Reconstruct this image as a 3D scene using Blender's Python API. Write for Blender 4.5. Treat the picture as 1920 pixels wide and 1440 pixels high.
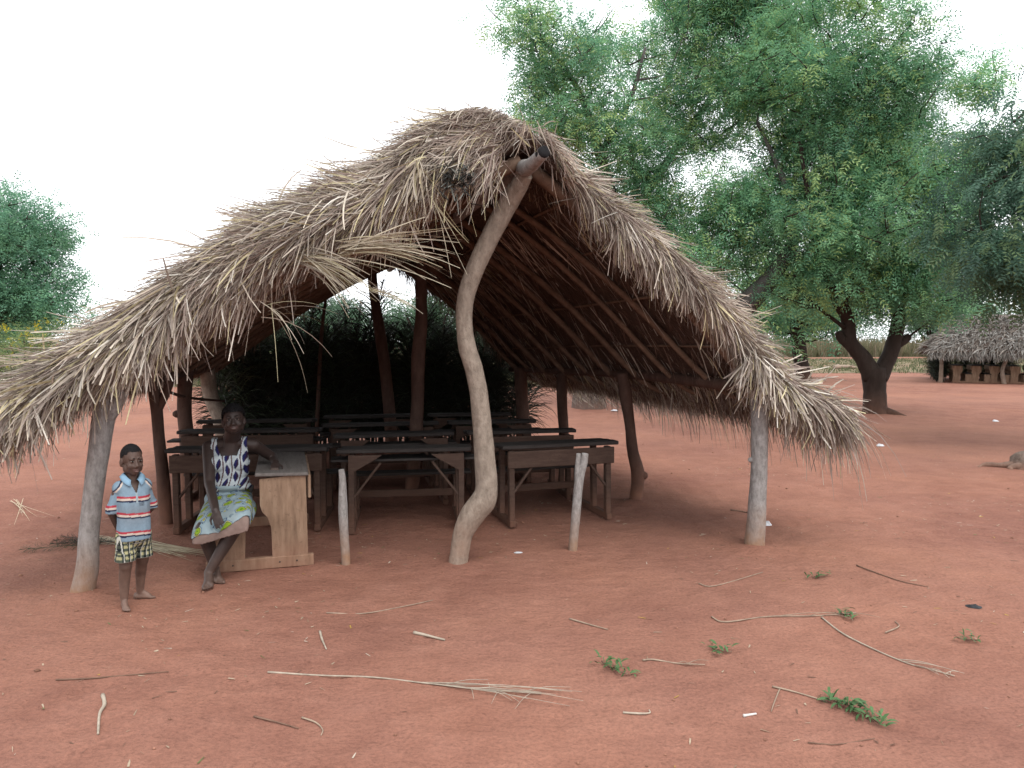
import bpy, bmesh, math, random
import numpy as np
from mathutils import Vector, Matrix, Euler

for _o in list(bpy.data.objects):
    bpy.data.objects.remove(_o)
SC = bpy.context.scene
COL = SC.collection
rng = np.random.default_rng(11)
random.seed(5)

# ------------------------------------------------------------------ camera
F_PX, CAM_H, HORIZON = 1380.0, 1.65, 640.0
PITCH = math.atan((720.0 - HORIZON) / F_PX)
cam_d = bpy.data.cameras.new('camera')
cam = bpy.data.objects.new('camera', cam_d)
COL.objects.link(cam)
cam.location = (0, 0, CAM_H)
cam.rotation_euler = (math.pi / 2 - PITCH, 0, 0)
cam_d.sensor_width = 36.0
cam_d.lens = F_PX / 1920.0 * 36.0
cam_d.clip_start = 0.05
cam_d.clip_end = 3000.0
SC.camera = cam

# ------------------------------------------------------------------ sky (bright overcast) and a weak, very soft sun
SUN_EL, SUN_AZ = math.radians(58), math.radians(150)
world = bpy.data.worlds.new('World')
SC.world = world
world.use_nodes = True
_nt = world.node_tree
_bg = _nt.nodes['Background']
_sky = _nt.nodes.new('ShaderNodeTexSky')
_sky.sky_type = 'NISHITA'
_sky.sun_disc = False
_sky.sun_elevation = SUN_EL
_sky.sun_rotation = SUN_AZ
_sky.air_density = 1.2
_sky.dust_density = 4.0
_mx = _nt.nodes.new('ShaderNodeMixRGB')
_mx.inputs[0].default_value = 0.90
_mx.inputs[2].default_value = (11.6, 11.9, 12.3, 1)      # even cloud cover
_nt.links.new(_sky.outputs[0], _mx.inputs[1])
_nt.links.new(_mx.outputs[0], _bg.inputs[0])
_bg.inputs[1].default_value = 0.098
sun_d = bpy.data.lights.new('sun', 'SUN')
sun_d.energy = 1.0
sun_d.angle = math.radians(35)
sun_d.color = (1.0, 0.96, 0.9)
sun = bpy.data.objects.new('sun', sun_d)
COL.objects.link(sun)
sun.location = (4, -6, 12)
_sd = Vector((math.sin(SUN_AZ) * math.cos(SUN_EL), math.cos(SUN_AZ) * math.cos(SUN_EL), math.sin(SUN_EL)))
sun.rotation_euler = _sd.to_track_quat('Z', 'Y').to_euler()

SC.view_settings.view_transform = 'Standard'
SC.view_settings.look = 'None'
SC.view_settings.gamma = 1.0
SC.view_settings.exposure = 0.95
SC.view_settings.use_curve_mapping = False
SC.render.engine = 'CYCLES'
SC.cycles.use_denoising = True
try:
    SC.cycles.denoiser = 'OPENIMAGEDENOISE'
except Exception:
    pass
SC.cycles.max_bounces = 6
SC.cycles.diffuse_bounces = 4
SC.cycles.transmission_bounces = 4
SC.cycles.use_adaptive_sampling = True
SC.cycles.adaptive_threshold = 0.015

# ------------------------------------------------------------------ helpers
cp, sp = math.cos(PITCH), math.sin(PITCH)

def ray(px, py):
    """direction through a pixel of the 1920x1440 photograph, scaled to one metre of depth along +Y"""
    x = (px - 960.0) / F_PX
    v = (720.0 - py) / F_PX
    d = np.array([x, cp + v * sp, -sp + v * cp])
    return d / d[1]

def at(px, py, Y):
    return np.array([0, 0, CAM_H]) + ray(px, py) * Y

def ground(px, py, z=0.0):
    r = ray(px, py)
    return np.array([0, 0, CAM_H]) + r * ((z - CAM_H) / r[2])

def nrm(a):
    a = np.asarray(a, float)
    return a / np.maximum(np.linalg.norm(a, axis=-1, keepdims=True), 1e-9)

_waves = [(rng.normal(size=3), rng.uniform(0, 6.28), 1.0) for _ in range(10)]
def wob(P, f=1.0, k=0):
    """cheap smooth pseudo noise, about -1..1"""
    P = np.asarray(P, float)
    o = 0
    for i in range(5):
        w, ph, a = _waves[(i + k) % 10]
        o = o + np.sin(P @ (w * f * (1 + .37 * i)) + ph + k * 1.7) / (1 + .25 * i)
    return o / 3.0

def link(name, me, parent=None, mat=None, smooth=True):
    o = bpy.data.objects.new(name, me)
    COL.objects.link(o)
    if parent is not None:
        o.parent = parent
    if mat is not None and len(me.materials) == 0:
        me.materials.append(mat)
    if smooth and len(me.polygons):
        me.polygons.foreach_set('use_smooth', np.ones(len(me.polygons), dtype=bool))
    return o

def tag(o, label, cat, group=None, kind=None):
    if label: o['label'] = label
    if cat: o['category'] = cat
    if group: o['group'] = group
    if kind: o['kind'] = kind
    return o

def empty(name, loc, label=None, cat=None, group=None, rz=0.0):
    o = bpy.data.objects.new(name, None)
    COL.objects.link(o)
    o.location = tuple(float(c) for c in loc)
    o.rotation_euler = (0, 0, rz)
    o.empty_display_size = .2
    return tag(o, label, cat, group)

def mesh_np(name, V, F, col=None):
    """mesh from an (n,3) array and an (m,3|4) index array, with optional point colours"""
    V = np.ascontiguousarray(V, dtype=np.float32); F = np.ascontiguousarray(F, dtype=np.int32)
    me = bpy.data.meshes.new(name)
    k = F.shape[1]
    me.vertices.add(len(V)); me.vertices.foreach_set('co', V.ravel())
    me.loops.add(F.size); me.loops.foreach_set('vertex_index', F.ravel())
    me.polygons.add(len(F))
    me.polygons.foreach_set('loop_start', np.arange(0, F.size, k, dtype=np.int32))
    me.polygons.foreach_set('loop_total', np.full(len(F), k, dtype=np.int32))
    me.update(calc_edges=True)
    if col is not None:
        set_col(me, col)
    return me

def set_col(me, col):
    c = np.ones((len(me.vertices), 4), np.float32)
    c[:, :3] = col
    a = me.attributes.new('col', 'FLOAT_COLOR', 'POINT')
    a.data.foreach_set('color', c.ravel())

class MB:
    """collects shapes into ONE mesh"""
    def __init__(s): s.V, s.F, s.n, s.flat = [], [], 0, False
    def add(s, V, F):
        V = np.asarray(V, float)
        s.V.append(V)
        s.F += [tuple(int(i) + s.n for i in f) for f in F]
        s.n += len(V)
        return s
    def box(s, c, size, R=None, taper=0.0, bev=0.006):
        """box with chamfered long edges and worn corners"""
        s.flat = True
        hx, hy, hz = [v / 2 for v in size]
        b = min(bev, hx * .45, hy * .45, hz * .45)
        pts = []
        for sx in (-1, 1):
            for sy in (-1, 1):
                for sz in (-1, 1):
                    pts.append((sx * (hx - b), sy * (hy - b), sz * hz))
                    pts.append((sx * (hx - b), sy * hy, sz * (hz - b)))
                    pts.append((sx * hx, sy * (hy - b), sz * (hz - b)))
        P = np.array(pts)
        idx = lambda sx, sy, sz, k: ((sx > 0) * 4 + (sy > 0) * 2 + (sz > 0)) * 3 + k
        Fc = []
        for sg in (-1, 1):
            q = [idx(-1, -1, sg, 0), idx(1, -1, sg, 0), idx(1, 1, sg, 0), idx(-1, 1, sg, 0)]
            Fc.append(q if sg > 0 else q[::-1])
            q = [idx(-1, sg, -1, 1), idx(1, sg, -1, 1), idx(1, sg, 1, 1), idx(-1, sg, 1, 1)]
            Fc.append(q[::-1] if sg > 0 else q)
            q = [idx(sg, -1, -1, 2), idx(sg, 1, -1, 2), idx(sg, 1, 1, 2), idx(sg, -1, 1, 2)]
            Fc.append(q if sg > 0 else q[::-1])
        for a in (-1, 1):
            for c2 in (-1, 1):
                Fc.append([idx(-1, a, c2, 0), idx(1, a, c2, 0), idx(1, a, c2, 1), idx(-1, a, c2, 1)])
                Fc.append([idx(a, -1, c2, 0), idx(a, 1, c2, 0), idx(a, 1, c2, 2), idx(a, -1, c2, 2)])
                Fc.append([idx(a, c2, -1, 1), idx(a, c2, 1, 1), idx(a, c2, 1, 2), idx(a, c2, -1, 2)])
                for e in (-1, 1):
                    Fc.append([idx(a, c2, e, 0), idx(a, c2, e, 1), idx(a, c2, e, 2)])
        if R is not None:
            P = P @ np.asarray(R, float).T
        return s.add(P + np.asarray(c, float), Fc)
    def beam(s, a, b, w, h, up=(0, 0, 1)):
        """box from a to b, w across, h along 'up'"""
        a, b = np.asarray(a, float), np.asarray(b, float)
        x = nrm(b - a); y = nrm(np.cross(np.asarray(up, float), x)); z = np.cross(x, y)
        return s.box((a + b) / 2, (np.linalg.norm(b - a), w, h), R=np.stack([x, y, z], 1))
    def tube(s, pts, rad, k=10, rough=0.0, sub=4, f=6.0, seed=0, cap=True):
        P, r = spline(pts, rad, sub)
        V, F = tube_geo(P, r, k, rough, f, seed, cap)
        return s.add(V, F)
    def mesh(s, name):
        me = bpy.data.meshes.new(name)
        me.from_pydata(np.concatenate(s.V).tolist(), [], s.F)
        bm = bmesh.new(); bm.from_mesh(me)
        bmesh.ops.recalc_face_normals(bm, faces=bm.faces)
        bm.to_mesh(me); bm.free()
        me.update()
        return me
    def build(s, name, mat, parent=None, smooth=True, origin=None):
        if origin is not None:
            s.V = [v - np.asarray(origin, float) for v in s.V]
        return link(name, s.mesh(name), parent, mat, smooth and not s.flat)

def spline(pts, rad, sub=4):
    pts = np.asarray(pts, float)
    rad = np.broadcast_to(np.asarray(rad, float), (len(pts),)).astype(float)
    if len(pts) < 3 or sub <= 1:
        t = np.linspace(0, 1, max(2, sub + 1) if len(pts) == 2 else len(pts))
        if len(pts) == 2:
            return pts[0] + (pts[1] - pts[0]) * t[:, None], rad[0] + (rad[1] - rad[0]) * t
        return pts, rad
    Q = np.vstack([2 * pts[0] - pts[1], pts, 2 * pts[-1] - pts[-2]])
    out, ro = [], []
    for i in range(len(pts) - 1):
        p0, p1, p2, p3 = Q[i], Q[i + 1], Q[i + 2], Q[i + 3]
        for j in range(sub):
            t = j / sub
            out.append(.5 * (2 * p1 + (p2 - p0) * t + (2 * p0 - 5 * p1 + 4 * p2 - p3) * t * t + (3 * p1 - p0 - 3 * p2 + p3) * t ** 3))
            ro.append(rad[i] + (rad[i + 1] - rad[i]) * t)
    out.append(pts[-1]); ro.append(rad[-1])
    return np.array(out), np.array(ro)

def tube_geo(P, r, k=10, rough=0.0, f=6.0, seed=0, cap=True):
    n = len(P)
    T = nrm(np.gradient(P, axis=0))
    ref = np.array([1., 0, 0]) if abs(T[0][0]) < .8 else np.array([0, 1., 0])
    N = nrm(np.cross(np.cross(T[0], ref), T[0]))
    V = []
    ang = np.linspace(0, 2 * np.pi, k, endpoint=False)
    for i in range(n):
        N = nrm(N - T[i] * (N @ T[i])); B = np.cross(T[i], N)
        d = np.cos(ang)[:, None] * N + np.sin(ang)[:, None] * B
        rr = r[i] * np.ones(k)
        if rough:
            q = P[i] + d * r[i]
            rr = rr * (1 + rough * (wob(q, f, seed) + .6 * wob(q, f * 3.1, seed + 3)))
        V.append(P[i] + d * rr[:, None])
    V = np.concatenate(V)
    F = []
    for i in range(n - 1):
        for j in range(k):
            a = i * k + j; b = i * k + (j + 1) % k
            F.append((a, b, b + k, a + k))
    if cap:
        c0, c1 = len(V), len(V) + 1
        V = np.vstack([V, P[0], P[-1] + T[-1] * r[-1] * .15])
        for j in range(k):
            F.append((c0, (j + 1) % k, j)); F.append((c1, (n - 1) * k + j, (n - 1) * k + (j + 1) % k))
    return V, F

def pxpath(rows, Y=None):
    """rows of (px, py, width_px) at depth Y -> points and radii"""
    P, R = [], []
    for q in rows:
        d = q[3] if len(q) > 3 else Y
        P.append(at(q[0], q[1], d)); R.append(q[2] * d / F_PX / 2)
    return np.array(P), np.array(R)

def ribbons(P0, D, L, W, droop, seg=4, side=None, curl=0.0, tip=.25):
    """many tapered strips at once: start points, directions, lengths, widths, per-strip gravity"""
    n = len(P0)
    p = P0.copy(); d = nrm(D)
    if side is None:
        side = rng.normal(size=(n, 3))
    cv = rng.normal(size=(n, 3)) * curl
    pts = [p.copy()]
    for i in range(seg):
        p = p + d * (L / seg)[:, None]
        pts.append(p.copy())
        d = d + cv
        d[:, 2] -= droop
        d = nrm(d)
    T = nrm(pts[-1] - pts[0])
    s = nrm(side - T * np.sum(side * T, axis=1)[:, None])
    rows = []
    for i in range(seg + 1):
        t = i / seg
        w = W * (1 - (1 - tip) * t ** 1.6) * (.75 + .25 * min(1, t * 4))
        rows.append(pts[i] - s * w[:, None] / 2); rows.append(pts[i] + s * w[:, None] / 2)
    V = np.stack(rows, 1).reshape(-1, 3)
    base = (np.arange(n) * (seg + 1) * 2)[:, None]
    q = []
    for i in range(seg):
        q.append(np.concatenate([base + 2 * i, base + 2 * i + 1, base + 2 * i + 3, base + 2 * i + 2], 1))
    return V, np.concatenate(q, 0), (seg + 1) * 2

# ------------------------------------------------------------------ materials
def new_mat(name):
    m = bpy.data.materials.new(name); m.use_nodes = True
    nt = m.node_tree
    return m, nt, nt.nodes['Principled BSDF']

def N(nt, typ, **kw):
    n = nt.nodes.new(typ)
    for k, v in kw.items():
        if k in ('inputs',):
            for kk, vv in v.items(): n.inputs[kk].default_value = vv
        else:
            setattr(n, k, v)
    return n

def ramp(nt, fac, stops):
    r = nt.nodes.new('ShaderNodeValToRGB')
    e = r.color_ramp.elements
    while len(e) < len(stops): e.new(.5)
    for i, (p, c) in enumerate(stops):
        e[i].position = p; e[i].color = (*c, 1) if len(c) == 3 else c
    nt.links.new(fac, r.inputs[0])
    return r.outputs[0]

def noise(nt, vec, scale, detail=4, rough=.55):
    n = N(nt, 'ShaderNodeTexNoise', inputs={'Scale': scale, 'Detail': detail, 'Roughness': rough})
    nt.links.new(vec, n.inputs['Vector'])
    return n.outputs['Fac']

def mixc(nt, fac, a, b, mode='MIX'):
    m = N(nt, 'ShaderNodeMixRGB', blend_type=mode)
    for i, v in ((0, fac), (1, a), (2, b)):
        if hasattr(v, 'is_linked') or isinstance(v, bpy.types.NodeSocket):
            nt.links.new(v, m.inputs[i])
        elif isinstance(v, (int, float)):
            m.inputs[i].default_value = v
        else:
            m.inputs[i].default_value = (*v, 1)
    return m.outputs[0]

def bump(nt, bsdf, h, strength, dist):
    b = N(nt, 'ShaderNodeBump', inputs={'Strength': strength, 'Distance': dist})
    nt.links.new(h, b.inputs['Height'])
    nt.links.new(b.outputs[0], bsdf.inputs['Normal'])

def coords(nt, kind='Object', scale=None):
    t = N(nt, 'ShaderNodeTexCoord').outputs[kind]
    if scale:
        mp = N(nt, 'ShaderNodeMapping'); mp.inputs['Scale'].default_value = scale
        nt.links.new(t, mp.inputs[0]); t = mp.outputs[0]
    return t

def mat_wood(name, dark, mid, light, grain=(3, 3, 30), rough=.85, bd=.004, dust=None, dust_z=.35, dust_col=(.30, .14, .09), gain=.74):
    m, nt, b = new_mat(name)
    dark, mid, light, dust_col = [tuple(x * gain for x in q) for q in (dark, mid, light, dust_col)]
    v = coords(nt, 'Object', grain)
    geo = N(nt, 'ShaderNodeNewGeometry').outputs['Position']
    a = noise(nt, v, 1.6, 6, .65)
    big = noise(nt, geo, 5.0, 3)
    c = ramp(nt, a, [(.28, dark), (.5, mid), (.74, light)])
    spots = noise(nt, geo, 38.0, 3, .6)
    c = mixc(nt, ramp(nt, spots, [(.30, (.75, .75, .75)), (.40, (0, 0, 0))]), c, dark)
    c = mixc(nt, ramp(nt, big, [(.35, (0, 0, 0)), (.7, (1, 1, 1))]), c, tuple(x * .62 for x in mid), 'MIX') if False else mixc(nt, .35, c, mixc(nt, big, tuple(x * .6 for x in mid), tuple(min(1, x * 1.5) for x in mid)))
    if dust:
        sep = N(nt, 'ShaderNodeSeparateXYZ'); nt.links.new(geo, sep.inputs[0])
        mr = N(nt, 'ShaderNodeMapRange', inputs={1: 0.0, 2: dust_z, 3: dust, 4: 0.0})
        nt.links.new(sep.outputs[2], mr.inputs[0])
        n2 = noise(nt, geo, 9.0, 4)
        mu = N(nt, 'ShaderNodeMath', operation='MULTIPLY', use_clamp=True)
        mul2 = N(nt, 'ShaderNodeMath', operation='MULTIPLY', inputs={1: 1.8})
        nt.links.new(n2, mul2.inputs[0])
        nt.links.new(mr.outputs[0], mu.inputs[0]); nt.links.new(mul2.outputs[0], mu.inputs[1])
        c = mixc(nt, mu.outputs[0], c, dust_col)
    nt.links.new(c, b.inputs['Base Color'])
    b.inputs['Roughness'].default_value = rough
    b.inputs['Specular IOR Level'].default_value = .2
    bump(nt, b, a, .7, bd)
    return m

def mat_attr(name, rough=.8, spec=.2, translucent=0.0, noise_amt=.25, noise_scale=40.0, gain=1.0, tint=(1, 1, 1)):
    """colour from the mesh's own point colours, with procedural mottling"""
    m, nt, b = new_mat(name)
    at_ = N(nt, 'ShaderNodeAttribute', attribute_name='col').outputs['Color']
    n = noise(nt, coords(nt, 'Object'), noise_scale, 3)
    k = ramp(nt, n, [(.25, tuple((1 - noise_amt) * gain * t for t in tint)), (.75, tuple((1 + noise_amt) * gain * t for t in tint))])
    c = mixc(nt, 1.0, at_, k, 'MULTIPLY')
    nt.links.new(c, b.inputs['Base Color'])
    b.inputs['Roughness'].default_value = rough
    b.inputs['Specular IOR Level'].default_value = spec
    if translucent:
        tr = N(nt, 'ShaderNodeBsdfTranslucent'); nt.links.new(c, tr.inputs[0])
        mx = N(nt, 'ShaderNodeMixShader', inputs={0: translucent})
        nt.links.new(b.outputs[0], mx.inputs[1]); nt.links.new(tr.outputs[0], mx.inputs[2])
        nt.links.new(mx.outputs[0], nt.nodes['Material Output'].inputs[0])
    return m

def mat_plain(name, col, rough=.8, var=.3, scale=12.0, bd=0.0, gain=.72):
    m, nt, b = new_mat(name)
    col = tuple(x * gain for x in col)
    n = noise(nt, coords(nt, 'Object'), scale, 5)
    c = ramp(nt, n, [(.28, tuple(x * (1 - var) for x in col)), (.72, tuple(min(1, x * (1 + var)) for x in col))])
    nt.links.new(c, b.inputs['Base Color'])
    b.inputs['Roughness'].default_value = rough
    b.inputs['Specular IOR Level'].default_value = .2
    if bd: bump(nt, b, n, .6, bd)
    return m

M_POST_PALE = mat_wood('bark_pale_grey', (.12, .105, .10), (.32, .30, .285), (.52, .50, .48), (24, 24, 11), bd=.014, dust=1.0, dust_z=.38, dust_col=(.36, .21, .13))
M_POST_TAN = mat_wood('bark_tan', (.12, .095, .075), (.25, .205, .165), (.38, .325, .27), (16, 16, 9), bd=.022, dust=.55, dust_z=.55, dust_col=(.33, .20, .14), gain=.92)
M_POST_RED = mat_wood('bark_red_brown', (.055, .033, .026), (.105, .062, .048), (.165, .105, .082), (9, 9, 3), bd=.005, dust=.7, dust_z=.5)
M_RAFTER = mat_wood('rafter_wood', (.10, .06, .042), (.21, .135, .095), (.33, .225, .165), (6, 6, 6), bd=.003, gain=.62)
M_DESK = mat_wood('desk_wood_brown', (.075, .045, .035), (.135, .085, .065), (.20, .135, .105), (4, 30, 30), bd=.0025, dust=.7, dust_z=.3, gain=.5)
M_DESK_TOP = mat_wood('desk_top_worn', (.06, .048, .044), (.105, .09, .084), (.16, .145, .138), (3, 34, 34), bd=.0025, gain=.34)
M_DESK_TAN = mat_wood('desk_wood_tan', (.11, .068, .045), (.30, .195, .13), (.46, .33, .235), (16, 16, 2.5), bd=.004, dust=.6, dust_z=.25)
M_TRUNK = mat_wood('tree_bark', (.035, .022, .018), (.065, .045, .036), (.11, .08, .065), (6, 6, 2), bd=.02, dust=.5, dust_z=.6, gain=.45)
M_TRUNK_GREY = mat_wood('tree_bark_grey', (.07, .065, .06), (.14, .13, .12), (.22, .21, .19), (7, 7, 1.5), bd=.02, dust=.6, dust_z=.5, gain=.5)
M_THATCH = mat_attr('thatch_straw', rough=.75, spec=.25, translucent=.12, noise_amt=.22, noise_scale=25, gain=1.08, tint=(1.0, .985, .94))
M_LEAF = mat_attr('neem_leaf', rough=.55, spec=.35, translucent=.5, noise_amt=.15, noise_scale=.8)
M_CLOTH = mat_attr('printed_cloth', rough=.92, spec=.1, noise_amt=.10, noise_scale=60, gain=.66)
M_SKIN = mat_attr('skin', rough=.55, spec=.35, noise_amt=.16, noise_scale=30, gain=.72)
# ================================================================== GROUND
def mat_ground():
    m, nt, b = new_mat('red_laterite')
    g = N(nt, 'ShaderNodeNewGeometry').outputs['Position']
    big = noise(nt, g, .22, 4, .6)
    med = noise(nt, g, 1.7, 6, .62)
    mp = N(nt, 'ShaderNodeMapping'); mp.inputs['Scale'].default_value = (1.0, 1.4, 1); nt.links.new(g, mp.inputs[0])
    med2 = noise(nt, mp.outputs[0], 4.5, 6, .7)
    fine = noise(nt, g, 55, 4, .75)
    c = ramp(nt, med, [(.30, (.265, .120, .088)), (.5, (.335, .160, .118)), (.70, (.40, .200, .150))])
    c2 = ramp(nt, med2, [(.30, (.215, .095, .070)), (.52, (.335, .160, .118)), (.74, (.44, .232, .176))])
    c = mixc(nt, .38, c, c2)
    c = mixc(nt, ramp(nt, big, [(.38, (0, 0, 0)), (.68, (.6, .6, .6))]), c, (.43, .222, .162))
    c = mixc(nt, .55, c, ramp(nt, fine, [(.3, (.5, .5, .5)), (.5, (1, 1, 1)), (.7, (1.35, 1.3, 1.25))]), 'MULTIPLY')
    pat = ramp(nt, noise(nt, g, .55, 5, .62), [(.32, (.87, .86, .89)), (.5, (1, 1, 1)), (.68, (1.10, 1.09, 1.05))])
    c = mixc(nt, 1.0, c, pat, 'MULTIPLY')
    c = mixc(nt, 1.0, c, (.675, .655, .635), 'MULTIPLY')
    nt.links.new(c, b.inputs['Base Color'])
    b.inputs['Roughness'].default_value = .95
    b.inputs['Specular IOR Level'].default_value = .1
    ad = N(nt, 'ShaderNodeMath', operation='ADD')
    ml = N(nt, 'ShaderNodeMath', operation='MULTIPLY', inputs={1: .15})
    nt.links.new(fine, ml.inputs[0]); nt.links.new(med2, ad.inputs[0]); nt.links.new(ml.outputs[0], ad.inputs[1])
    bump(nt, b, ad.outputs[0], .9, .04)
    return m
M_GROUND = mat_ground()

def axis(lo, hi, step, far, grow=1.18):
    a = list(np.arange(lo, hi + 1e-6, step)); s = step; b = a[-1]
    while b < far[1]:
        s *= grow; b += s; a.append(b)
    s = step; b = a[0]
    while b > far[0]:
        s *= grow; b -= s; a.insert(0, b)
    return np.array(a)

GX = axis(-5, 6, .042, (-700, 700)); GY = axis(1.6, 9.5, .042, (-400, 900))
_dr = np.random.default_rng(77)
DENTS = []                                                     # scuffed footprints: centre, direction, half length, half width, depth
for _ in range(70):
    x0, y0, a0 = _dr.uniform(-4.5, 5.5), _dr.uniform(2.0, 9.0), _dr.uniform(0, 6.28)
    for s_ in range(int(_dr.integers(2, 7))):
        sd_ = (-1) ** s_ * .07
        DENTS.append((x0 + math.cos(a0) * s_ * .36 - math.sin(a0) * sd_, y0 + math.sin(a0) * s_ * .36 + math.cos(a0) * sd_, a0 + _dr.normal(0, .2), _dr.uniform(.08, .13), _dr.uniform(.035, .05), _dr.uniform(.005, .013)))
MOUNDS = [(*ground(px, py)[:2], r, hh) for px, py, r, hh in ((152, 1122, .17, .05), (1414, 1030, .16, .045), (1191, 942, .14, .04), (858, 1066, .20, .05), (312, 990, .14, .04), (649, 1058, .09, .025), (1074, 1032, .09, .025), (772, 924, .15, .04), (1105, 766, .9, .16), (1641, 776, .8, .16))]
def ground_z(P):
    P = np.atleast_2d(P); Q = P.copy(); Q[:, 2] = 0
    fade = np.clip(1.4 - np.hypot(P[:, 0], P[:, 1]) / 60, 0, 1)
    z = (.012 * wob(Q, 1.1, 1) + .007 * wob(Q, 3.3, 2) + .005 * wob(Q, 9.0, 4) + .0025 * wob(Q, 21.0, 7)) * fade
    near = (np.abs(P[:, 0]) < 7) & (P[:, 1] < 12) & (P[:, 1] > 1)
    if near.any():
        X, Y = P[near, 0], P[near, 1]; dz = np.zeros(len(X))
        for x, y, a, l, w, d in DENTS:
            m_ = (np.abs(X - x) < .3) & (np.abs(Y - y) < .3)
            if m_.any():
                u = (X[m_] - x) * math.cos(a) + (Y[m_] - y) * math.sin(a); v = -(X[m_] - x) * math.sin(a) + (Y[m_] - y) * math.cos(a)
                r = (u / l) ** 2 + (v / w) ** 2
                dz[m_] += -d * np.exp(-r * 1.2) + .5 * d * np.exp(-((np.sqrt(r) - 1.35) / .35) ** 2)
        z[near] += dz
    for x, y, r, hh in MOUNDS:
        z = z + .5 * hh * np.exp(-((P[:, 0] - x) ** 2 + (P[:, 1] - y) ** 2) / r ** 2)
    return z
gx, gy = np.meshgrid(GX, GY)
GV = np.stack([gx.ravel(), gy.ravel(), np.zeros(gx.size)], 1)
GV[:, 2] = ground_z(GV)
nx, ny = len(GX), len(GY)
ii = (np.arange(ny - 1)[:, None] * nx + np.arange(nx - 1)[None]).ravel()
go = link('ground', mesh_np('ground', GV, np.stack([ii, ii + 1, ii + nx + 1, ii + nx], 1)), None, M_GROUND)
tag(go, 'bare red laterite ground of the yard', 'ground', kind='structure')

def gz(x, y):
    return float(ground_z(np.array([[x, y, 0.]]))[0])

def sheet(name, outline_fn, x0, x1, y0, y1, step, z, mat):
    """a sheet with a ragged border laid just above the ground"""
    xs = np.arange(x0, x1 + step, step); ys = np.arange(y0, y1 + step, step)
    V = []; idx = {}; F = []
    X, Y = np.meshgrid(xs, ys); P = np.stack([X.ravel(), Y.ravel(), np.full(X.size, z)], 1)
    P[:, 2] += ground_z(P)
    keep = outline_fn(P)
    n = len(xs)
    for j in range(len(ys) - 1):
        for i in range(n - 1):
            q = (j * n + i, j * n + i + 1, (j + 1) * n + i + 1, (j + 1) * n + i)
            if all(keep[k] for k in q): F.append(q)
    me = bpy.data.meshes.new(name); me.from_pydata(P.tolist(), [], F)
    bm = bmesh.new(); bm.from_mesh(me)
    bmesh.ops.delete(bm, geom=[v for v in bm.verts if not v.link_faces], context='VERTS')
    bm.to_mesh(me); bm.free()
    o = link(name, me, None, mat)
    o['kind'] = 'structure'
    return o

def mat_turf(name, a, b_, c_):
    m, nt, b = new_mat(name)
    g = N(nt, 'ShaderNodeNewGeometry').outputs['Position']
    c = mixc(nt, ramp(nt, noise(nt, g, .25, 5, .6), [(.35, (0, 0, 0)), (.65, (1, 1, 1))]),
             ramp(nt, noise(nt, g, 1.4, 6, .7), [(.3, a), (.6, b_)]), c_)
    nt.links.new(c, b.inputs['Base Color']); b.inputs['Roughness'].default_value = .95
    b.inputs['Specular IOR Level'].default_value = .1
    return m
M_TURF = mat_turf('dry_turf', (.075, .085, .042), (.15, .14, .075), (.19, .125, .085))
def edge_right(P):
    w = wob(P * [1, 1, 0], .35, 3) * 1.6 + wob(P * [1, 1, 0], 1.4, 5) * .5
    return (P[:, 1] > 37.5 + w + np.clip(20 - P[:, 0], 0, 30) * .12) & (P[:, 0] > 4 + w)
_o = sheet('grass_verge', edge_right, 2, 110, 34, 130, .8, .012, M_TURF)
def edge_left(P):
    w = wob(P * [1, 1, 0], .35, 6) * 1.2 + wob(P * [1, 1, 0], 1.4, 2) * .4
    return (P[:, 1] > 26.0 + w)
_o = sheet('grass_field', edge_left, -110, 1.2, 24, 130, .9, .012, M_TURF)
def on_path(P):
    w = wob(P * [1, 1, 0], .5, 1) * .5
    c = 71.5 + (P[:, 0] - 30) * .16
    return np.abs(P[:, 1] - c + w) < 3.2
_o = sheet('path', on_path, 4, 110, 58, 96, .7, .03, M_GROUND)

# dry grass stuff: short tufts on the verge, tall pale grass beyond the path
def grass(name, label, fn, n, x0, x1, y0, y1, h0, h1, w, cols, blades=7):
    P = np.stack([rng.uniform(x0, x1, n), rng.uniform(y0, y1, n), np.zeros(n)], 1)
    P = P[fn(P)]
    P[:, 2] = ground_z(P)
    P = np.repeat(P, blades, 0) + rng.normal(size=(len(P) * blades, 3)) * [.16, .16, 0]
    m = len(P)
    hh = np.repeat(rng.uniform(h0, h1, m // blades), blades) * rng.uniform(.6, 1.1, m)
    D = np.stack([rng.normal(0, .28, m), rng.normal(0, .28, m), np.ones(m)], 1)
    V, F, k = ribbons(P, D, hh, rng.uniform(.6, 1.4, m) * w, np.full(m, .12), seg=2, side=np.tile([1., .2, 0], (m, 1)))
    c = .72 * np.array(cols)[rng.integers(0, len(cols), m)] * rng.uniform(.75, 1.2, (m, 1))
    o = link(name, mesh_np(name, V, F, np.repeat(c, k, 0)), None, M_LEAF)
    return tag(o, label, 'grass', kind='stuff')
grass('tall_grass', 'tall pale dry grass standing beyond the red path', lambda P: np.abs(P[:, 1] - (80.5 + (P[:, 0] - 30) * .16)) < 4.5,
      9000, 4, 75, 70, 98, 1.2, 2.3, .10, [(.28, .25, .15), (.22, .21, .12), (.16, .17, .09), (.30, .24, .16)])
grass('short_grass', 'short patchy grass on the verge beside the yard', lambda P: edge_right(P) & ~on_path(P),
      5000, 6, 60, 36, 72, .06, .22, .05, [(.12, .14, .06), (.20, .19, .10), (.10, .13, .06)], blades=5)
grass('field_grass', 'rough grass along the yard edge under the flowering shrubs', edge_left,
      3800, -45, 1, 25, 42, .15, .55, .04, [(.12, .15, .06), (.20, .20, .10), (.24, .20, .12)], blades=6)
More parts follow.
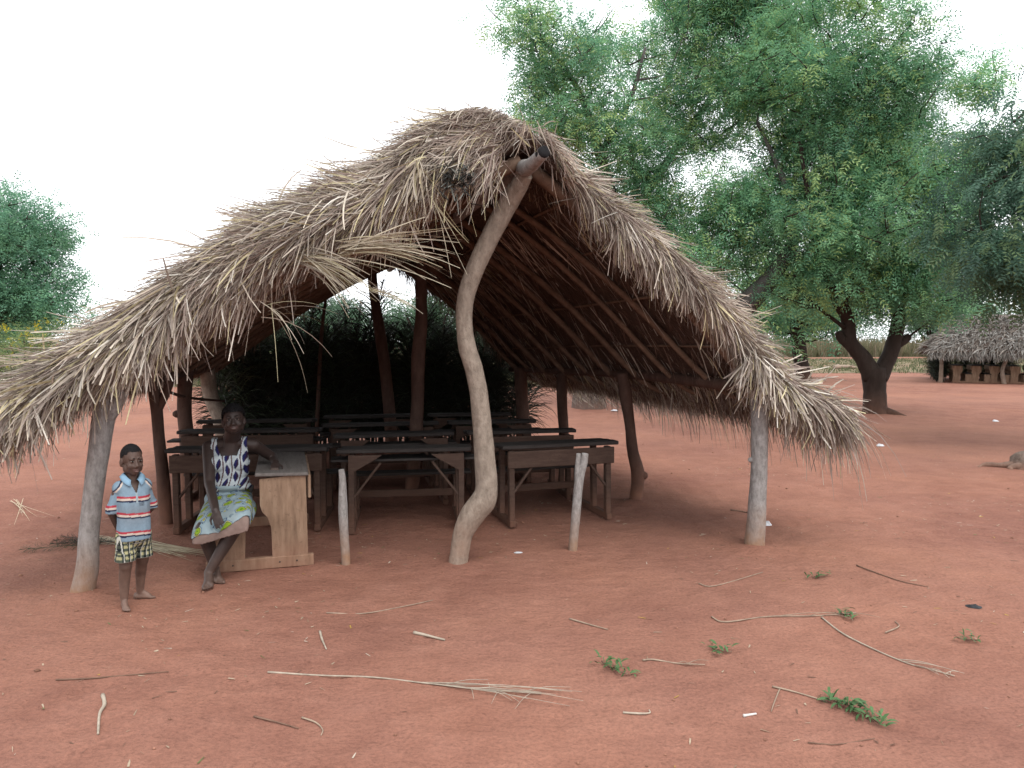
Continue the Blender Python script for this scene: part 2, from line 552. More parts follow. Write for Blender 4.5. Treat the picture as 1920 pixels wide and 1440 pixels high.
# ================================================================== THATCHED SHELTER
SH = empty('thatched_shelter', (0, 0, 0), 'big open-sided thatched shelter on crooked pole posts with drooping straw roof', 'shelter')

def post(rows, Y, mat, name='post', rough=.05, k=14, seed=0, knots=()):
    P, R = pxpath(rows, Y)
    if name == 'post': P[0][2] = -.12
    mb = MB().tube(P, R, k=k, rough=rough, sub=6, f=7, seed=seed)
    for (px, py, w, side) in knots:
        c = at(px, py, Y - .0); r = w * Y / F_PX / 2
        mb.tube([c, c + np.array(side) * r * 1.1, c + np.array(side) * r * 1.7], [r * 1.1, r * .9, r * .45], k=8, rough=.08, sub=3, seed=seed + 2)
    return mb.build(name, mat, SH)

# front posts
post([(148, 1150, 45), (152, 1122, 43), (164, 1060, 40), (167, 1000, 35), (178, 900, 35), (189, 820, 38), (196, 765, 38), (200, 735, 32)], 4.74, M_POST_PALE, seed=1,
     knots=[(162, 1068, 26, (-.6, -.5, .1)), (150, 1098, 24, (.2, -.8, .1))])
post([(190, 800, 28), (212, 765, 28), (226, 735, 26)], 4.74, M_POST_PALE, name='post_fork', seed=2)
post([(1413, 1060, 40), (1414, 1030, 38), (1419, 960, 34), (1423, 880, 31), (1424, 800, 31), (1424, 755, 36), (1418, 725, 34)], 5.86, M_POST_PALE, seed=4,
     knots=[(1429, 888, 13, (.1, -.9, 0)), (1411, 862, 11, (-.9, -.3, 0))])
post([(1424, 775, 26), (1448, 742, 28), (1456, 722, 24)], 5.86, M_POST_PALE, name='post_fork', seed=5)
# right side posts
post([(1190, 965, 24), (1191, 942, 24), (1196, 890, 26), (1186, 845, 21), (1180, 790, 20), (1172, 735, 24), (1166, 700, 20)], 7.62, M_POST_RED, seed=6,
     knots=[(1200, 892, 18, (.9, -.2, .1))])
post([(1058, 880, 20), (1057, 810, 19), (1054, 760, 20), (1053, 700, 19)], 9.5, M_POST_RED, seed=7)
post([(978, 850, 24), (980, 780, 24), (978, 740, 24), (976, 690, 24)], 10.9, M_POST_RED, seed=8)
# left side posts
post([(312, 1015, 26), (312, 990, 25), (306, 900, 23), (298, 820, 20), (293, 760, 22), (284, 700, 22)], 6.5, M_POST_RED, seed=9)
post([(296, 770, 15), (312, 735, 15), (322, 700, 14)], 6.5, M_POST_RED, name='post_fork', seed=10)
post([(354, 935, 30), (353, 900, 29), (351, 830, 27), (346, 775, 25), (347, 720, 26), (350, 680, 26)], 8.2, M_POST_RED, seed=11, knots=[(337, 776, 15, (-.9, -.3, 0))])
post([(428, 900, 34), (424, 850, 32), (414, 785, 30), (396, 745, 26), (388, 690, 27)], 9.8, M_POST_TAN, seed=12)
# ridge posts
post([(858, 1085, 38), (858, 1066, 36), (862, 1035, 36), (868, 1000, 38), (886, 965, 47), (906, 938, 48), (912, 912, 42), (909, 860, 40), (904, 800, 36),
      (897, 735, 35), (888, 690, 35), (877, 655, 34), (872, 622, 31), (870, 590, 31), (873, 560, 32), (882, 528, 33), (898, 488, 34), (917, 449, 35),
      (937, 410, 37), (957, 374, 37, 5.36), (974, 346, 34, 5.30), (986, 326, 28, 5.25)], 5.38, M_POST_TAN, seed=13, rough=.045, k=18)
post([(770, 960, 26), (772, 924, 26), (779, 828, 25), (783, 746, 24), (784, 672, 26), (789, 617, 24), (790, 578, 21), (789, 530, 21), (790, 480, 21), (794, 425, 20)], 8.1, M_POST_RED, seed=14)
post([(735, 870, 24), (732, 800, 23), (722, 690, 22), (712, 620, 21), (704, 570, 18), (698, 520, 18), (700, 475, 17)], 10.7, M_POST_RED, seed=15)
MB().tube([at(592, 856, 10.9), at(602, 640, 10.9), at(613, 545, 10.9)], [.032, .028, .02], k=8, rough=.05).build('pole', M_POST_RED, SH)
MB().tube([at(300, 728, 7.6), at(350, 745, 8.2), at(420, 752, 9.6)], [.016, .018, .014], k=7, rough=.06).build('pole', M_POST_RED, SH)

# roof frame: u runs 0 (front posts) .. 1 (rear posts)
RIDGE = (np.array([.06, 5.40, 2.93]), np.array([-1.75, 10.95, 2.80]))
PL_L = (np.array([-2.82, 4.74, 1.30]), np.array([-4.15, 10.45, 1.28]))
PL_R = (np.array([1.96, 5.90, 1.30]), np.array([.10, 11.1, 1.22]))
AXIS = nrm(RIDGE[1] - RIDGE[0]); LEN = np.linalg.norm(RIDGE[1] - RIDGE[0])
S_L, S_R = 1.12, 1.26
def under(u, s):
    """underside of the thatch; s<0 left slope, s>0 right slope, |s|=1 over the wall plate"""
    u = np.asarray(u, float)[..., None]; s = np.asarray(s, float)[..., None]
    r = RIDGE[0] + (RIDGE[1] - RIDGE[0]) * u
    L = PL_L[0] + (PL_L[1] - PL_L[0]) * u
    R = PL_R[0] + (PL_R[1] - PL_R[0]) * u
    a = np.abs(s)
    e = np.where(s < 0, L, R)
    p = r + (e - r) * a
    z = p[..., 2:] + .07
    z = z + np.clip(a - 1, 0, 1) * np.where(s < 0, .38, .62)      # eaves flatten out
    z = z + .10 * np.sin(np.clip(a, 0, 1) * np.pi)               # slight belly
    z = z - .12 * np.clip(-u / .09, 0, 1.3) ** 2                 # verge droops over the front
    return np.concatenate([p[..., :2], z], -1)
def upn(u, s):
    e = 1e-3
    du = under(u + e, s) - under(u - e, s); ds = under(u, s + e) - under(u, s - e)
    n = nrm(np.cross(ds, du)); n = n * np.sign(n[..., 2:])
    n[..., 2] += .15
    return nrm(n)
def thick(u, s):
    s = np.asarray(s, float); a = np.abs(s)
    tl = .15 + .15 * np.sin(np.clip(a / .95, 0, 1) * np.pi) ** .8 - .04 * np.clip(a, 0, 1)
    tr = .055 + .03 * np.sin(np.clip(a, 0, 1) * np.pi)
    w = 1 / (1 + np.exp(s * 8))
    t = tl * w + tr * (1 - w)
    t = t * (1 - .55 * np.clip((a - 1.05) / .35, 0, 1))
    return t * np.clip(1.0 - .25 * np.clip(u, 0, 1), .5, 1)
def down(u, s):
    e = 2e-3
    sg = np.sign(s); sg = np.where(sg == 0, 1, sg)
    return nrm(under(u, s + e * sg) - under(u, s))
def ufront(s):
    s = np.asarray(s, float)
    return -.052 + .022 * np.clip(s + .1, 0, .6) + .007 * np.sin(s * 7 + 1) + .006 * np.sin(s * 17)
U_R, DU = 1.06, .034
def skin(u, s, f):
    p = under(u, s) + upn(u, s) * (thick(u, s) * f)[..., None]
    hump = (.22 * np.exp(-((s + .12) / .115) ** 2) - .10 * np.exp(-((s - .20) / .16) ** 2)) * f
    p[..., 2] += hump
    return p

ss = np.concatenate([-np.linspace(S_L, .02, 44), [0], np.linspace(.02, S_R, 46)])
rings = []
uu_in = np.linspace(0, 1, 40) ** 1.3
for t in uu_in[::-1]:
    u = ufront(ss) + DU + (U_R - ufront(ss) - DU) * t
    rings.append(skin(u, ss, np.ones_like(ss)))
for ph in np.linspace(0, np.pi, 9)[1:-1]:
    u = ufront(ss) + DU * (1 - math.sin(ph))
    rings.append(skin(u, ss, np.full_like(ss, .5 + .5 * math.cos(ph))))
for t in uu_in:
    u = ufront(ss) + DU + (U_R - ufront(ss) - DU) * t
    rings.append(skin(u, ss, np.zeros_like(ss)))
TV = np.concatenate(rings)
TV += nrm(rng.normal(size=TV.shape)) * (.012 * rng.random((len(TV), 1))) + (wob(TV, 7, 2) * .020)[:, None] * [0, -.5, 1]
n = len(ss); m = len(rings)
ii = (np.arange(m - 1)[:, None] * n + np.arange(n - 1)[None]).ravel()
TF = [np.stack([ii, ii + 1, ii + n + 1, ii + n], 1)]
k0 = np.arange(m); half = (m - 1) // 2
for j in (0, n - 1):                                    # close the eaves
    a = np.arange(half); b = m - 1 - a
    TF.append(np.stack([a * n + j, (a + 1) * n + j, (b - 1) * n + j, b * n + j], 1))
a = np.arange(n - 1); TF.append(np.stack([a, a + 1, (m - 1) * n + a + 1, (m - 1) * n + a], 1))
def mat_shell():
    mm, nt, b = new_mat('thatch_packed')
    g = N(nt, 'ShaderNodeNewGeometry').outputs['Position']
    mp = N(nt, 'ShaderNodeMapping'); mp.inputs['Scale'].default_value = (1, 3, 1); nt.links.new(g, mp.inputs[0])
    a = noise(nt, mp.outputs[0], 24, 6, .7)
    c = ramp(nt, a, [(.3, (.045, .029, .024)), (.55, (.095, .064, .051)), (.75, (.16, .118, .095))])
    nt.links.new(c, b.inputs['Base Color']); b.inputs['Roughness'].default_value = .95
    b.inputs['Specular IOR Level'].default_value = .1
    bump(nt, b, a, 1.0, .03)
    return mm
M_SHELL = mat_shell()
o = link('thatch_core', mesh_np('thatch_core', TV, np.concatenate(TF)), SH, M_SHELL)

# rafters, purlins, plates, ridge pole
def frame_pt(u, s, dz=-.05):
    return under(np.array([u]), np.array([s]))[0] + np.array([0, 0, dz])
us = [0.0, .115, .22, .34, .45, .56, .68, .80, .91, 1.0]
for i, u in enumerate(us):
    for sg in (-1, 1):
        jit = rng.normal(0, .02, 3)
        end = (S_L - .06) if sg < 0 else (S_R - .08)
        sv = [.02, .3, .62, 1.0, end]
        P = [frame_pt(u + jit[0] * (1 - s), sg * s, -.07) + [0, 0, rng.normal(0, .008)] for s in sv]
        r0 = .048 if i == 0 else rng.uniform(.026, .040)
        MB().tube(P, [r0 * 1.05, r0, r0, r0 * .95, r0 * .8], k=9, rough=.05, sub=4, seed=i).build('rafter', M_RAFTER, SH)
for s in (-1.06, -.86, -.64, -.42, -.2, .2, .42, .64, .86, 1.12, 1.22):
    P = [frame_pt(u, s, -.012) + [0, 0, rng.normal(0, .006)] for u in (-.03, .25, .5, .75, 1.03)]
    MB().tube(P, rng.uniform(.010, .016), k=6, sub=3, rough=.06).build('purlin', M_RAFTER, SH)
MB().tube([at(1404, 716, 5.72), PL_R[0] + [-.05, .1, -.02], PL_R[0] * .6 + PL_R[1] * .4 + [0, 0, .03], PL_R[1] + [-.12, .35, 0]], [.05, .055, .05, .042], k=10, rough=.05, sub=5).build('wall_plate', M_POST_RED, SH)
MB().tube([PL_L[0] + [.13, -.35, 0], PL_L[0] * .5 + PL_L[1] * .5 + [0, 0, .02], PL_L[1] + [-.1, .3, 0]], [.052, .05, .045], k=10, rough=.05, sub=5).build('wall_plate', M_POST_RED, SH)
tipP = at(1020, 286, 4.78)
rp = MB().tube([tipP, at(988, 316, 5.1), RIDGE[0] + [-.07, .12, -.06], (RIDGE[0] + RIDGE[1]) / 2 - [0, 0, .03], RIDGE[1] + [-.12, .35, -.05]], [.040, .052, .06, .055, .05], k=12, rough=.05, sub=6, seed=3).build('ridge_pole', M_POST_PALE, SH)
MB().tube([tipP - AXIS * .012 + [0, 0, .003], tipP + AXIS * .05], [.040, .043], k=12, rough=.06, seed=3).build('charred_tip', mat_plain('charred_wood', (.02, .02, .022), .9, .4, 30), rp)

# ---- straw
PAL_OUT = np.array([(.40, .35, .295), (.32, .28, .245), (.24, .20, .18), (.14, .105, .092), (.48, .44, .39), (.36, .32, .20), (.26, .205, .185), (.20, .16, .145)])
W_OUT = np.array([.17, .20, .19, .12, .07, .06, .11, .08])
PAL_HI = np.array([(.47, .425, .365), (.39, .345, .30), (.31, .27, .24), (.53, .50, .46), (.42, .375, .24), (.24, .195, .175)])
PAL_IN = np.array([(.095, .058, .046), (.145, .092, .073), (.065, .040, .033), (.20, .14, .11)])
SV, SF, SCo, SN = [], [], [], [0]
def straw(P0, D, L, W, droop, pal, wts=None, seg=4, curl=.03, side=None, gain=1.0, tip=.4):
    V, F, k = ribbons(P0, D, L, W, droop, seg, side, curl, tip)
    c = pal[rng.choice(len(pal), len(P0), p=wts)] * rng.uniform(.8, 1.2, (len(P0), 1)) * gain * (1 + .22 * np.clip(wob(P0, 6.5, 1) + .5 * wob(P0, 17, 4), -1.2, 1.2))[:, None]
    SV.append(V); SF.append(F + SN[0]); SCo.append(np.repeat(c, k, 0)); SN[0] += len(V)
def slope_sample(n, lo=-S_L, hi=S_R):
    return rng.uniform(lo, hi, n)

def comb(p, d, nn, amt, spread, flat=.75):
    """turn the lie of the straw by a smooth field plus scatter, keeping it close to the surface"""
    t = np.cross(nn, d)
    w = (wob(p, 5.0, 3) + .7 * wob(p, 13.0, 6)) * amt
    D = d + t * w[:, None] + rng.normal(size=p.shape) * spread
    o = np.sum(D * nn, 1)
    return D - nn * (np.clip(o, 0, 9) * flat)[:, None]

def nose(n, lo, hi, ph0, ph1, Lr, Wr, dr, fwd, dn, spread, pal=PAL_OUT, wts=W_OUT, seg=4, curl=.05, amt=.45, flat=.75, tip=.45):
    s = rng.uniform(lo, hi, n); ph = rng.uniform(ph0, ph1, n)
    k = ~((np.abs(s - .03) < .10) & (ph > .9))            # keep the ridge pole's end clear
    s, ph = s[k], ph[k]; n = len(s)
    u = ufront(s) + DU * (1 - np.sin(ph)) + rng.normal(0, .004, n)
    f = .5 + .5 * np.cos(ph)
    p = skin(u, s, f)
    d0 = down(u, s)
    nn = nrm(-AXIS * np.sin(ph)[:, None] * .9 + upn(u, s) * np.cos(ph)[:, None])
    D = comb(p, d0 * (1 - dn) + np.array([0, 0, -1.]) * dn, nn, amt, spread, flat) + nn * fwd
    L = rng.uniform(*Lr, n) * rng.uniform(.7, 1.2, n)
    straw(p + nn * .012, D, L, rng.uniform(*Wr, n), rng.uniform(*dr, n), pal, wts, seg, curl, side=rng.normal(size=(n, 3)) * .8 + np.cross(nn, D) * 1.3, tip=tip)

# combed layers on the visible front rounding
nose(17000, -S_L, -.02, 0.0, 1.6, (.12, .50), (.003, .010), (0, .06), .0, .05, .24, amt=.7, flat=1.0)
nose(14000, -S_L, -.02, 1.0, 2.6, (.12, .46), (.003, .010), (.02, .16), .07, .16, .28, amt=.75)
nose(3400, -S_L, -.1, .3, 2.5, (.18, .55), (.005, .014), (.03, .25), .16, .18, .34, curl=.12, pal=PAL_HI, wts=None, amt=.7)
nose(1100, -S_L, -.7, .6, 2.6, (.2, .42), (.009, .022), (.12, .35), .22, .25, .36, curl=.14, pal=PAL_HI, wts=None)
nose(15000, .02, S_R, 0.0, 1.7, (.10, .42), (.003, .010), (0, .06), .0, .06, .24, amt=.7, flat=1.0)
nose(10000, .02, S_R, 1.0, 2.6, (.08, .34), (.003, .010), (.05, .22), .07, .22, .30, amt=.75)
nose(2300, .05, S_R, .3, 2.5, (.14, .40), (.005, .012), (.06, .3), .14, .22, .32, curl=.12, pal=PAL_HI, wts=None, amt=.7)
nose(1500, .85, S_R, .2, 2.5, (.16, .42), (.008, .020), (.10, .4), .25, .18, .5, curl=.18, amt=.9, pal=PAL_HI, wts=None)
nose(650, -.5, .5, 1.6, 2.9, (.15, .42), (.004, .008), (.2, .5), .12, .5, .25, tip=.2)
nose(800, .3, S_R, 1.8, 3.0, (.12, .42), (.003, .008), (.3, .6), .08, .55, .25, tip=.2)
nose(1200, -S_L, -.3, 1.8, 3.0, (.12, .42), (.003, .009), (.25, .55), .10, .45, .28, tip=.2)
# ridge cap, tousled
n = 5200
s = rng.normal(-.11, .10, n); u = rng.uniform(-.06, .10, n)
p = skin(u, s, rng.uniform(.9, 1.06, n))
D = comb(p, down(u, s) - AXIS * rng.uniform(-.2, .5, (n, 1)), upn(u, s), .6, .42, .8)
straw(p, D, rng.uniform(.10, .30, n), rng.uniform(.004, .012, n), rng.uniform(.0, .3, n), PAL_OUT, W_OUT, curl=.1)
n = 90
s = rng.normal(-.12, .10, n); u = rng.uniform(-.05, .1, n)
straw(skin(u, s, np.full(n, .98)), np.array([0, 0, 1.]) + rng.normal(size=(n, 3)) * .5, rng.uniform(.08, .2, n), rng.uniform(.004, .009, n), np.full(n, .05), PAL_OUT, W_OUT)
# upper faces of both slopes
n = 15000
s = slope_sample(n); u = rng.uniform(-.05, U_R, n) ** 1.0
p = skin(u, s, rng.uniform(.93, 1.02, n))
straw(p, comb(p, down(u, s), upn(u, s), .4, .13, 1.0), rng.uniform(.3, .7, n), rng.uniform(.006, .014, n), np.full(n, .02), PAL_OUT, W_OUT, seg=3)
# silhouette flyaways
n = 450
s = slope_sample(n); u = rng.uniform(-.07, .08, n)
straw(skin(u, s, np.full(n, 1.0)), down(u, s) + upn(u, s) * .25 + rng.normal(size=(n, 3)) * .22, rng.uniform(.15, .5, n), rng.uniform(.003, .008, n), rng.uniform(0, .12, n), PAL_OUT, W_OUT)
# eave fringes
def eave(n, lo, hi, u0, u1, Lr, dr, fr, pal, wts, spread=.16):
    s = rng.uniform(lo, hi, n); u = rng.uniform(u0, u1, n)
    D = down(u, s) * .9 + np.array([0, 0, -.25]) + rng.normal(size=(n, 3)) * spread
    straw(skin(u, s, rng.uniform(0, 1, n) * fr), D, rng.uniform(*Lr, n) * (1 - .5 * np.clip(u * 1.3, 0, 1)), rng.uniform(.004, .011, n), rng.uniform(*dr, n), pal, wts, curl=.05)
eave(6500, 1.05, S_R, -.05, U_R, (.12, .45), (.12, .45), 1.0, PAL_OUT, W_OUT, .26)
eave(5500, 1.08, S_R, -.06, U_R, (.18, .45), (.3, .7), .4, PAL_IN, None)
eave(900, 1.18, S_R, -.07, .9, (.4, .8), (.35, .7), .6, PAL_OUT, W_OUT, .25)
eave(1300, 1.05, S_R, -.06, .03, (.2, .58), (.2, .5), 1.0, PAL_OUT, W_OUT, .38)
eave(5500, -S_L, -.94, -.05, U_R, (.12, .36), (.12, .4), 1.0, PAL_OUT, W_OUT)
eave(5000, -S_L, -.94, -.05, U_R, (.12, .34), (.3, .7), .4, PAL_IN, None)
eave(1200, -S_L, -.95, -.05, .03, (.15, .40), (.25, .5), 1.0, PAL_OUT, W_OUT, .25)
eave(220, -S_L, -1.0, -.05, .6, (.3, .6), (.35, .7), .6, PAL_OUT, W_OUT, .25)
# underside
n = 5500
s = slope_sample(n, -1.15, 1.35); u = rng.uniform(-.05, U_R, n)
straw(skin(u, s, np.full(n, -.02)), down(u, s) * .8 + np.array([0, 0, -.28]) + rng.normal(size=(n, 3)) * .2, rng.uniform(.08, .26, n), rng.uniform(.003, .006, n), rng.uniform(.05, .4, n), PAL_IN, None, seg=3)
# rear gable fringe
n = 1500
s = rng.uniform(-.9, .9, n); u = rng.uniform(U_R - .03, U_R, n)
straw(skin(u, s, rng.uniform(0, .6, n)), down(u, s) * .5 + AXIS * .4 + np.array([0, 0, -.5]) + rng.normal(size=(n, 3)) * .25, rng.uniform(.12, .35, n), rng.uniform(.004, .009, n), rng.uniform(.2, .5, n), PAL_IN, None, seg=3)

# particular bunches seen in the photograph
def bunch(a, b, n, wid, Wr, drop, pal=PAL_OUT, wts=W_OUT, spread=.12, Y=None, gain=1.0, fan=.5):
    A, B = at(*a), at(*b); L = np.linalg.norm(B - A)
    P0 = A + rng.normal(size=(n, 3)) * wid
    tgt = B + rng.normal(size=(n, 3)) * wid * (1 + fan * 4)
    D = nrm(tgt - P0) + np.array([0, 0, 1.]) * drop * 1.3 + rng.normal(size=(n, 3)) * spread * .4
    straw(P0, D, L * rng.uniform(.6, 1.1, n), rng.uniform(*Wr, n), np.full(n, drop * .8), pal, wts, seg=6, curl=.03, gain=gain)
PALE = np.array([(.40, .355, .28), (.36, .32, .21), (.32, .275, .23)])
bunch((785, 305, 4.75), (770, 415, 4.7), 34, .03, (.008, .016), .05, PALE, None, fan=1.2)
bunch((810, 370, 4.75), (884, 500, 4.65), 9, .02, (.008, .015), .03, PALE, None, fan=.2)
bunch((640, 470, 4.7), (850, 462, 4.62), 60, .034, (.004, .010), .10, np.array([(.31, .27, .19), (.25, .21, .165), (.36, .32, .25)]), None, fan=.3)
bunch((560, 480, 4.65), (700, 540, 4.5), 60, .03, (.004, .009), .12, PALE * .85, None, fan=.5)
bunch((500, 580, 4.55), (625, 668, 4.4), 10, .04, (.003, .006), .16, PALE * .8, None, fan=.6)
bunch((700, 545, 4.7), (795, 575, 4.6), 14, .01, (.004, .007), .06, PALE * .8, None, fan=.3)
bunch((920, 300, 4.85), (900, 400, 4.8), 60, .05, (.004, .009), .06, fan=.5)
bunch((985, 245, 4.8), (1010, 300, 4.75), 30, .04, (.005, .010), .05, fan=.8)
# dark clump of cut leaf stalks poking out of the straw
A = at(850, 338, 4.86)
n = 150
straw(A + rng.normal(size=(n, 3)) * [.07, .03, .05], np.array([.25, -1.0, -.1]) + rng.normal(size=(n, 3)) * .55, rng.uniform(.08, .17, n), rng.uniform(.009, .016, n), np.full(n, .05), np.array([(.05, .055, .055), (.09, .095, .09), (.16, .17, .16), (.03, .03, .03)]), None, seg=2)
print('straw strips', SN[0] // 10)
o = link('thatch_straw', mesh_np('thatch_straw', np.concatenate(SV), np.concatenate(SF), np.concatenate(SCo)), SH, M_THATCH)
o['kind'] = 'stuff'
# ================================================================== SCHOOL DESKS
def rotz(a):
    c, s = math.cos(a), math.sin(a)
    return np.array([[c, -s, 0], [s, c, 0], [0, 0, 1]])

def leg_desk(loc, rz, L, label, H=.72, group=None, apron=False, seat=True, shelf=True, wood=None, top=None, flip=1, seat_gap=.0):
    """two-seat school desk with built-on bench: local x along the desk, -y towards the front board of the desk"""
    wood = wood or M_DESK; top = top or M_DESK_TOP
    R = empty('school_desk', loc, label, 'desk', group, rz)
    hx = L / 2; j = lambda s=.006: float(rng.normal(0, s))
    D = .36
    # sloping writing board from three planks
    for i, (y, w) in enumerate(((-.13, .12), (-.005, .12), (.118, .115))):
        MB().box((j(.01), y * flip, H - .012 + .02 * (-i + 1) * .5 + j(.002)), (L + .06 + j(.015), w, .034)).build('top_plank', top, R)
    for sx in (-1, 1):
        x = sx * (hx - .06)
        MB().beam((x, -.15 * flip, 0), (x + j(), -.15 * flip, H - .035), .05, .065, up=(0, 1, 0)).build('leg', wood, R)
        MB().beam((x, .15 * flip, 0), (x + j(), .15 * flip, H - .04), .05, .06, up=(0, 1, 0)).build('leg', wood, R)
        MB().beam((x, -.20 * flip, .035), (x, (.66 if seat else .2) * flip, .035), .055, .06).build('runner', wood, R)
        if seat:
            MB().beam((x, .55 * flip, .05), (x, .55 * flip, .385), .05, .10, up=(0, 1, 0)).build('seat_leg', wood, R)
    if apron:
        MB().box((0, -.185 * flip, H - .115), (L - .03, .024, .15)).build('apron', wood, R)
    else:
        for sx in (-1, 1):                                           # corner gussets
            x = sx * (hx - .10)
            mb = MB()
            y = -.186 * flip
            V = [(x + sx * .06, y, H - .04), (x - sx * .22, y, H - .04), (x - sx * .16, y, H - .08), (x, y, H - .17), (x + sx * .06, y, H - .20)]
            V = V + [(a, b + .022, c) for a, b, c in V]
            mb.add(V, [(0, 1, 2, 3, 4), (9, 8, 7, 6, 5)] + [(i, (i + 1) % 5, (i + 1) % 5 + 5, i + 5) for i in range(5)]).build('gusset', wood, R, smooth=False)
    if shelf:
        MB().box((j(.03), -.02, H - .105 + j()), (L + .20, .20, .022)).build('shelf_plank', top, R)
    for sx in (-1, 1):
        x = sx * (hx - .07); 
        MB().beam((x, -.155 * flip, .30), (x - sx * .24, -.155 * flip, H - .11), .02, .035, up=(0, 1, 0)).build('brace', wood, R)
    if seat:
        MB().box((j(.02), (.53 + seat_gap) * flip, .40), (L + .12, .17, .026)).build('seat_plank', top, R)
        MB().box((0, .55 * flip, .20), (L - .14, .022, .07)).build('stretcher', wood, R)
    return R

AX = math.atan2(AXIS[1], AXIS[0]) - math.pi / 2      # turn of the shelter against the view
def dl(px, py, H=.72):
    p = ground(px, py, H)
    return np.array([p[0], p[1], 0.])
# middle row
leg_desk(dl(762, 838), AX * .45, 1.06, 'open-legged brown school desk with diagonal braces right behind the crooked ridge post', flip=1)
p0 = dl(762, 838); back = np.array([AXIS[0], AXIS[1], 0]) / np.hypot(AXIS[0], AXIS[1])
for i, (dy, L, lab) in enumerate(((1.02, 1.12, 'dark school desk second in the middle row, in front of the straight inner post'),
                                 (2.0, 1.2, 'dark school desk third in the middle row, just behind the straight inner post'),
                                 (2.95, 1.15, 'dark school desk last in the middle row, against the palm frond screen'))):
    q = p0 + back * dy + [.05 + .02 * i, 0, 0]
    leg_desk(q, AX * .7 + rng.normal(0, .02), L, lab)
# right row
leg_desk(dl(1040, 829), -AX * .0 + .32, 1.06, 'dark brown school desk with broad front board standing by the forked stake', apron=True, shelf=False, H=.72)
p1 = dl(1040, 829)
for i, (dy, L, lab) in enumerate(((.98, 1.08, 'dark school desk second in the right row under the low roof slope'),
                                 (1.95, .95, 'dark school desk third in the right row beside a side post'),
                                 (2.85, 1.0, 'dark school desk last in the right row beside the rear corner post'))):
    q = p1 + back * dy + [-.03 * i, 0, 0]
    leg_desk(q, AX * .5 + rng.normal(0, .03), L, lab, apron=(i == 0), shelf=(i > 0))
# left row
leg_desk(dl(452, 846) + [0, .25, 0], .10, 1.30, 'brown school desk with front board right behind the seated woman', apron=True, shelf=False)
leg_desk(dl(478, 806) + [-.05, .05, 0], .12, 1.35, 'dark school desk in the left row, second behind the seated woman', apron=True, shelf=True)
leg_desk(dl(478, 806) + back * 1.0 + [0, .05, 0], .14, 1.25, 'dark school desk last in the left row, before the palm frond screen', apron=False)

# ---- the tan desk with shaped side panels on which the woman leans
def panel_desk(loc, rz, L, label, wood, top, group=None, H=.69, SH_=.36, sc=1.0, cheap=False):
    """local x: desk side (+) to seat side (-), local y: along the bench; near end panel at y=0"""
    R = empty('bench_desk', loc, label, 'desk', group, rz)
    def prism(name, prof, y, t, mat, par=R):
        n = len(prof)
        V = [(x, y - t / 2, z) for x, z in prof] + [(x, y + t / 2, z) for x, z in prof]
        F = [tuple(range(n)), tuple(range(2 * n - 1, n - 1, -1))] + [(i, (i + 1) % n, (i + 1) % n + n, i + n) for i in range(n)]
        return MB().add(V, F).build(name, mat, par, smooth=False)
    deskp = [(.30, .07), (.05, .07), (.045, .30), (.02, .38), (-.015, .42), (-.03, .47), (-.03, H - .03), (.29, H - .01)]
    seatp = [(-.14, .07), (-.34, .07), (-.345, .24), (-.36, .27), (-.37, SH_ - .02), (-.13, SH_ - .02), (-.135, .2)]
    for y in (0.0, L):
        prism('desk_panel', deskp, y, .035, wood)
        prism('seat_panel', seatp, y, .035, wood)
        if not cheap:
            MB().box((-.03, y - .004, .045), (.74, .05, .085)).build('runner', wood, R)
        else:
            MB().box((-.03, y - .002, .035), (.70, .045, .07)).build('runner', wood, R)
    tb = MB().box((.125, L / 2, H), (.37, L + .09, .026), R=np.array(Euler((0, .03, 0)).to_matrix())).build('desk_top', top, R)
    MB().box((.315, L / 2, H - .10), (.022, L + .06, .17)).build('front_board', wood, R)
    MB().box((-.25, L / 2, SH_ - .004), (.25, L + .07, .028)).build('seat_plank', top, R)
    if not cheap:
        MB().box((.12, L / 2, H - .17), (.26, L - .04, .018)).build('book_shelf', wood, R)
        for (dx, z) in ((.22, .05), (.10, .05), (-.22, .05)):
            MB().tube([(dx, -.034, z), (dx, -.030, z)], [.006, .006], k=8).build('nail_head', M_IRON, R)
    return R
M_IRON = mat_plain('old_iron', (.06, .045, .04), .6, .3, 40)
A_, B_ = ground(590, 1058), ground(425, 1082)
dirx = nrm(A_ - B_); RZ_DESK = .30; dirx = np.array([math.cos(RZ_DESK), math.sin(RZ_DESK), 0])
M_DTOP2 = mat_wood('desk_top_grey_blue', (.085, .072, .066), (.16, .142, .132), (.24, .22, .205), (30, 3, 30), bd=.0012)
DESK0 = panel_desk(A_ - dirx * .345 + [0, 0, 0], RZ_DESK, 1.32, 'tan wooden bench desk with shaped side panels, the woman sitting on its seat', M_DESK_TAN, M_DTOP2)
print('desk rz', RZ_DESK, A_, B_)

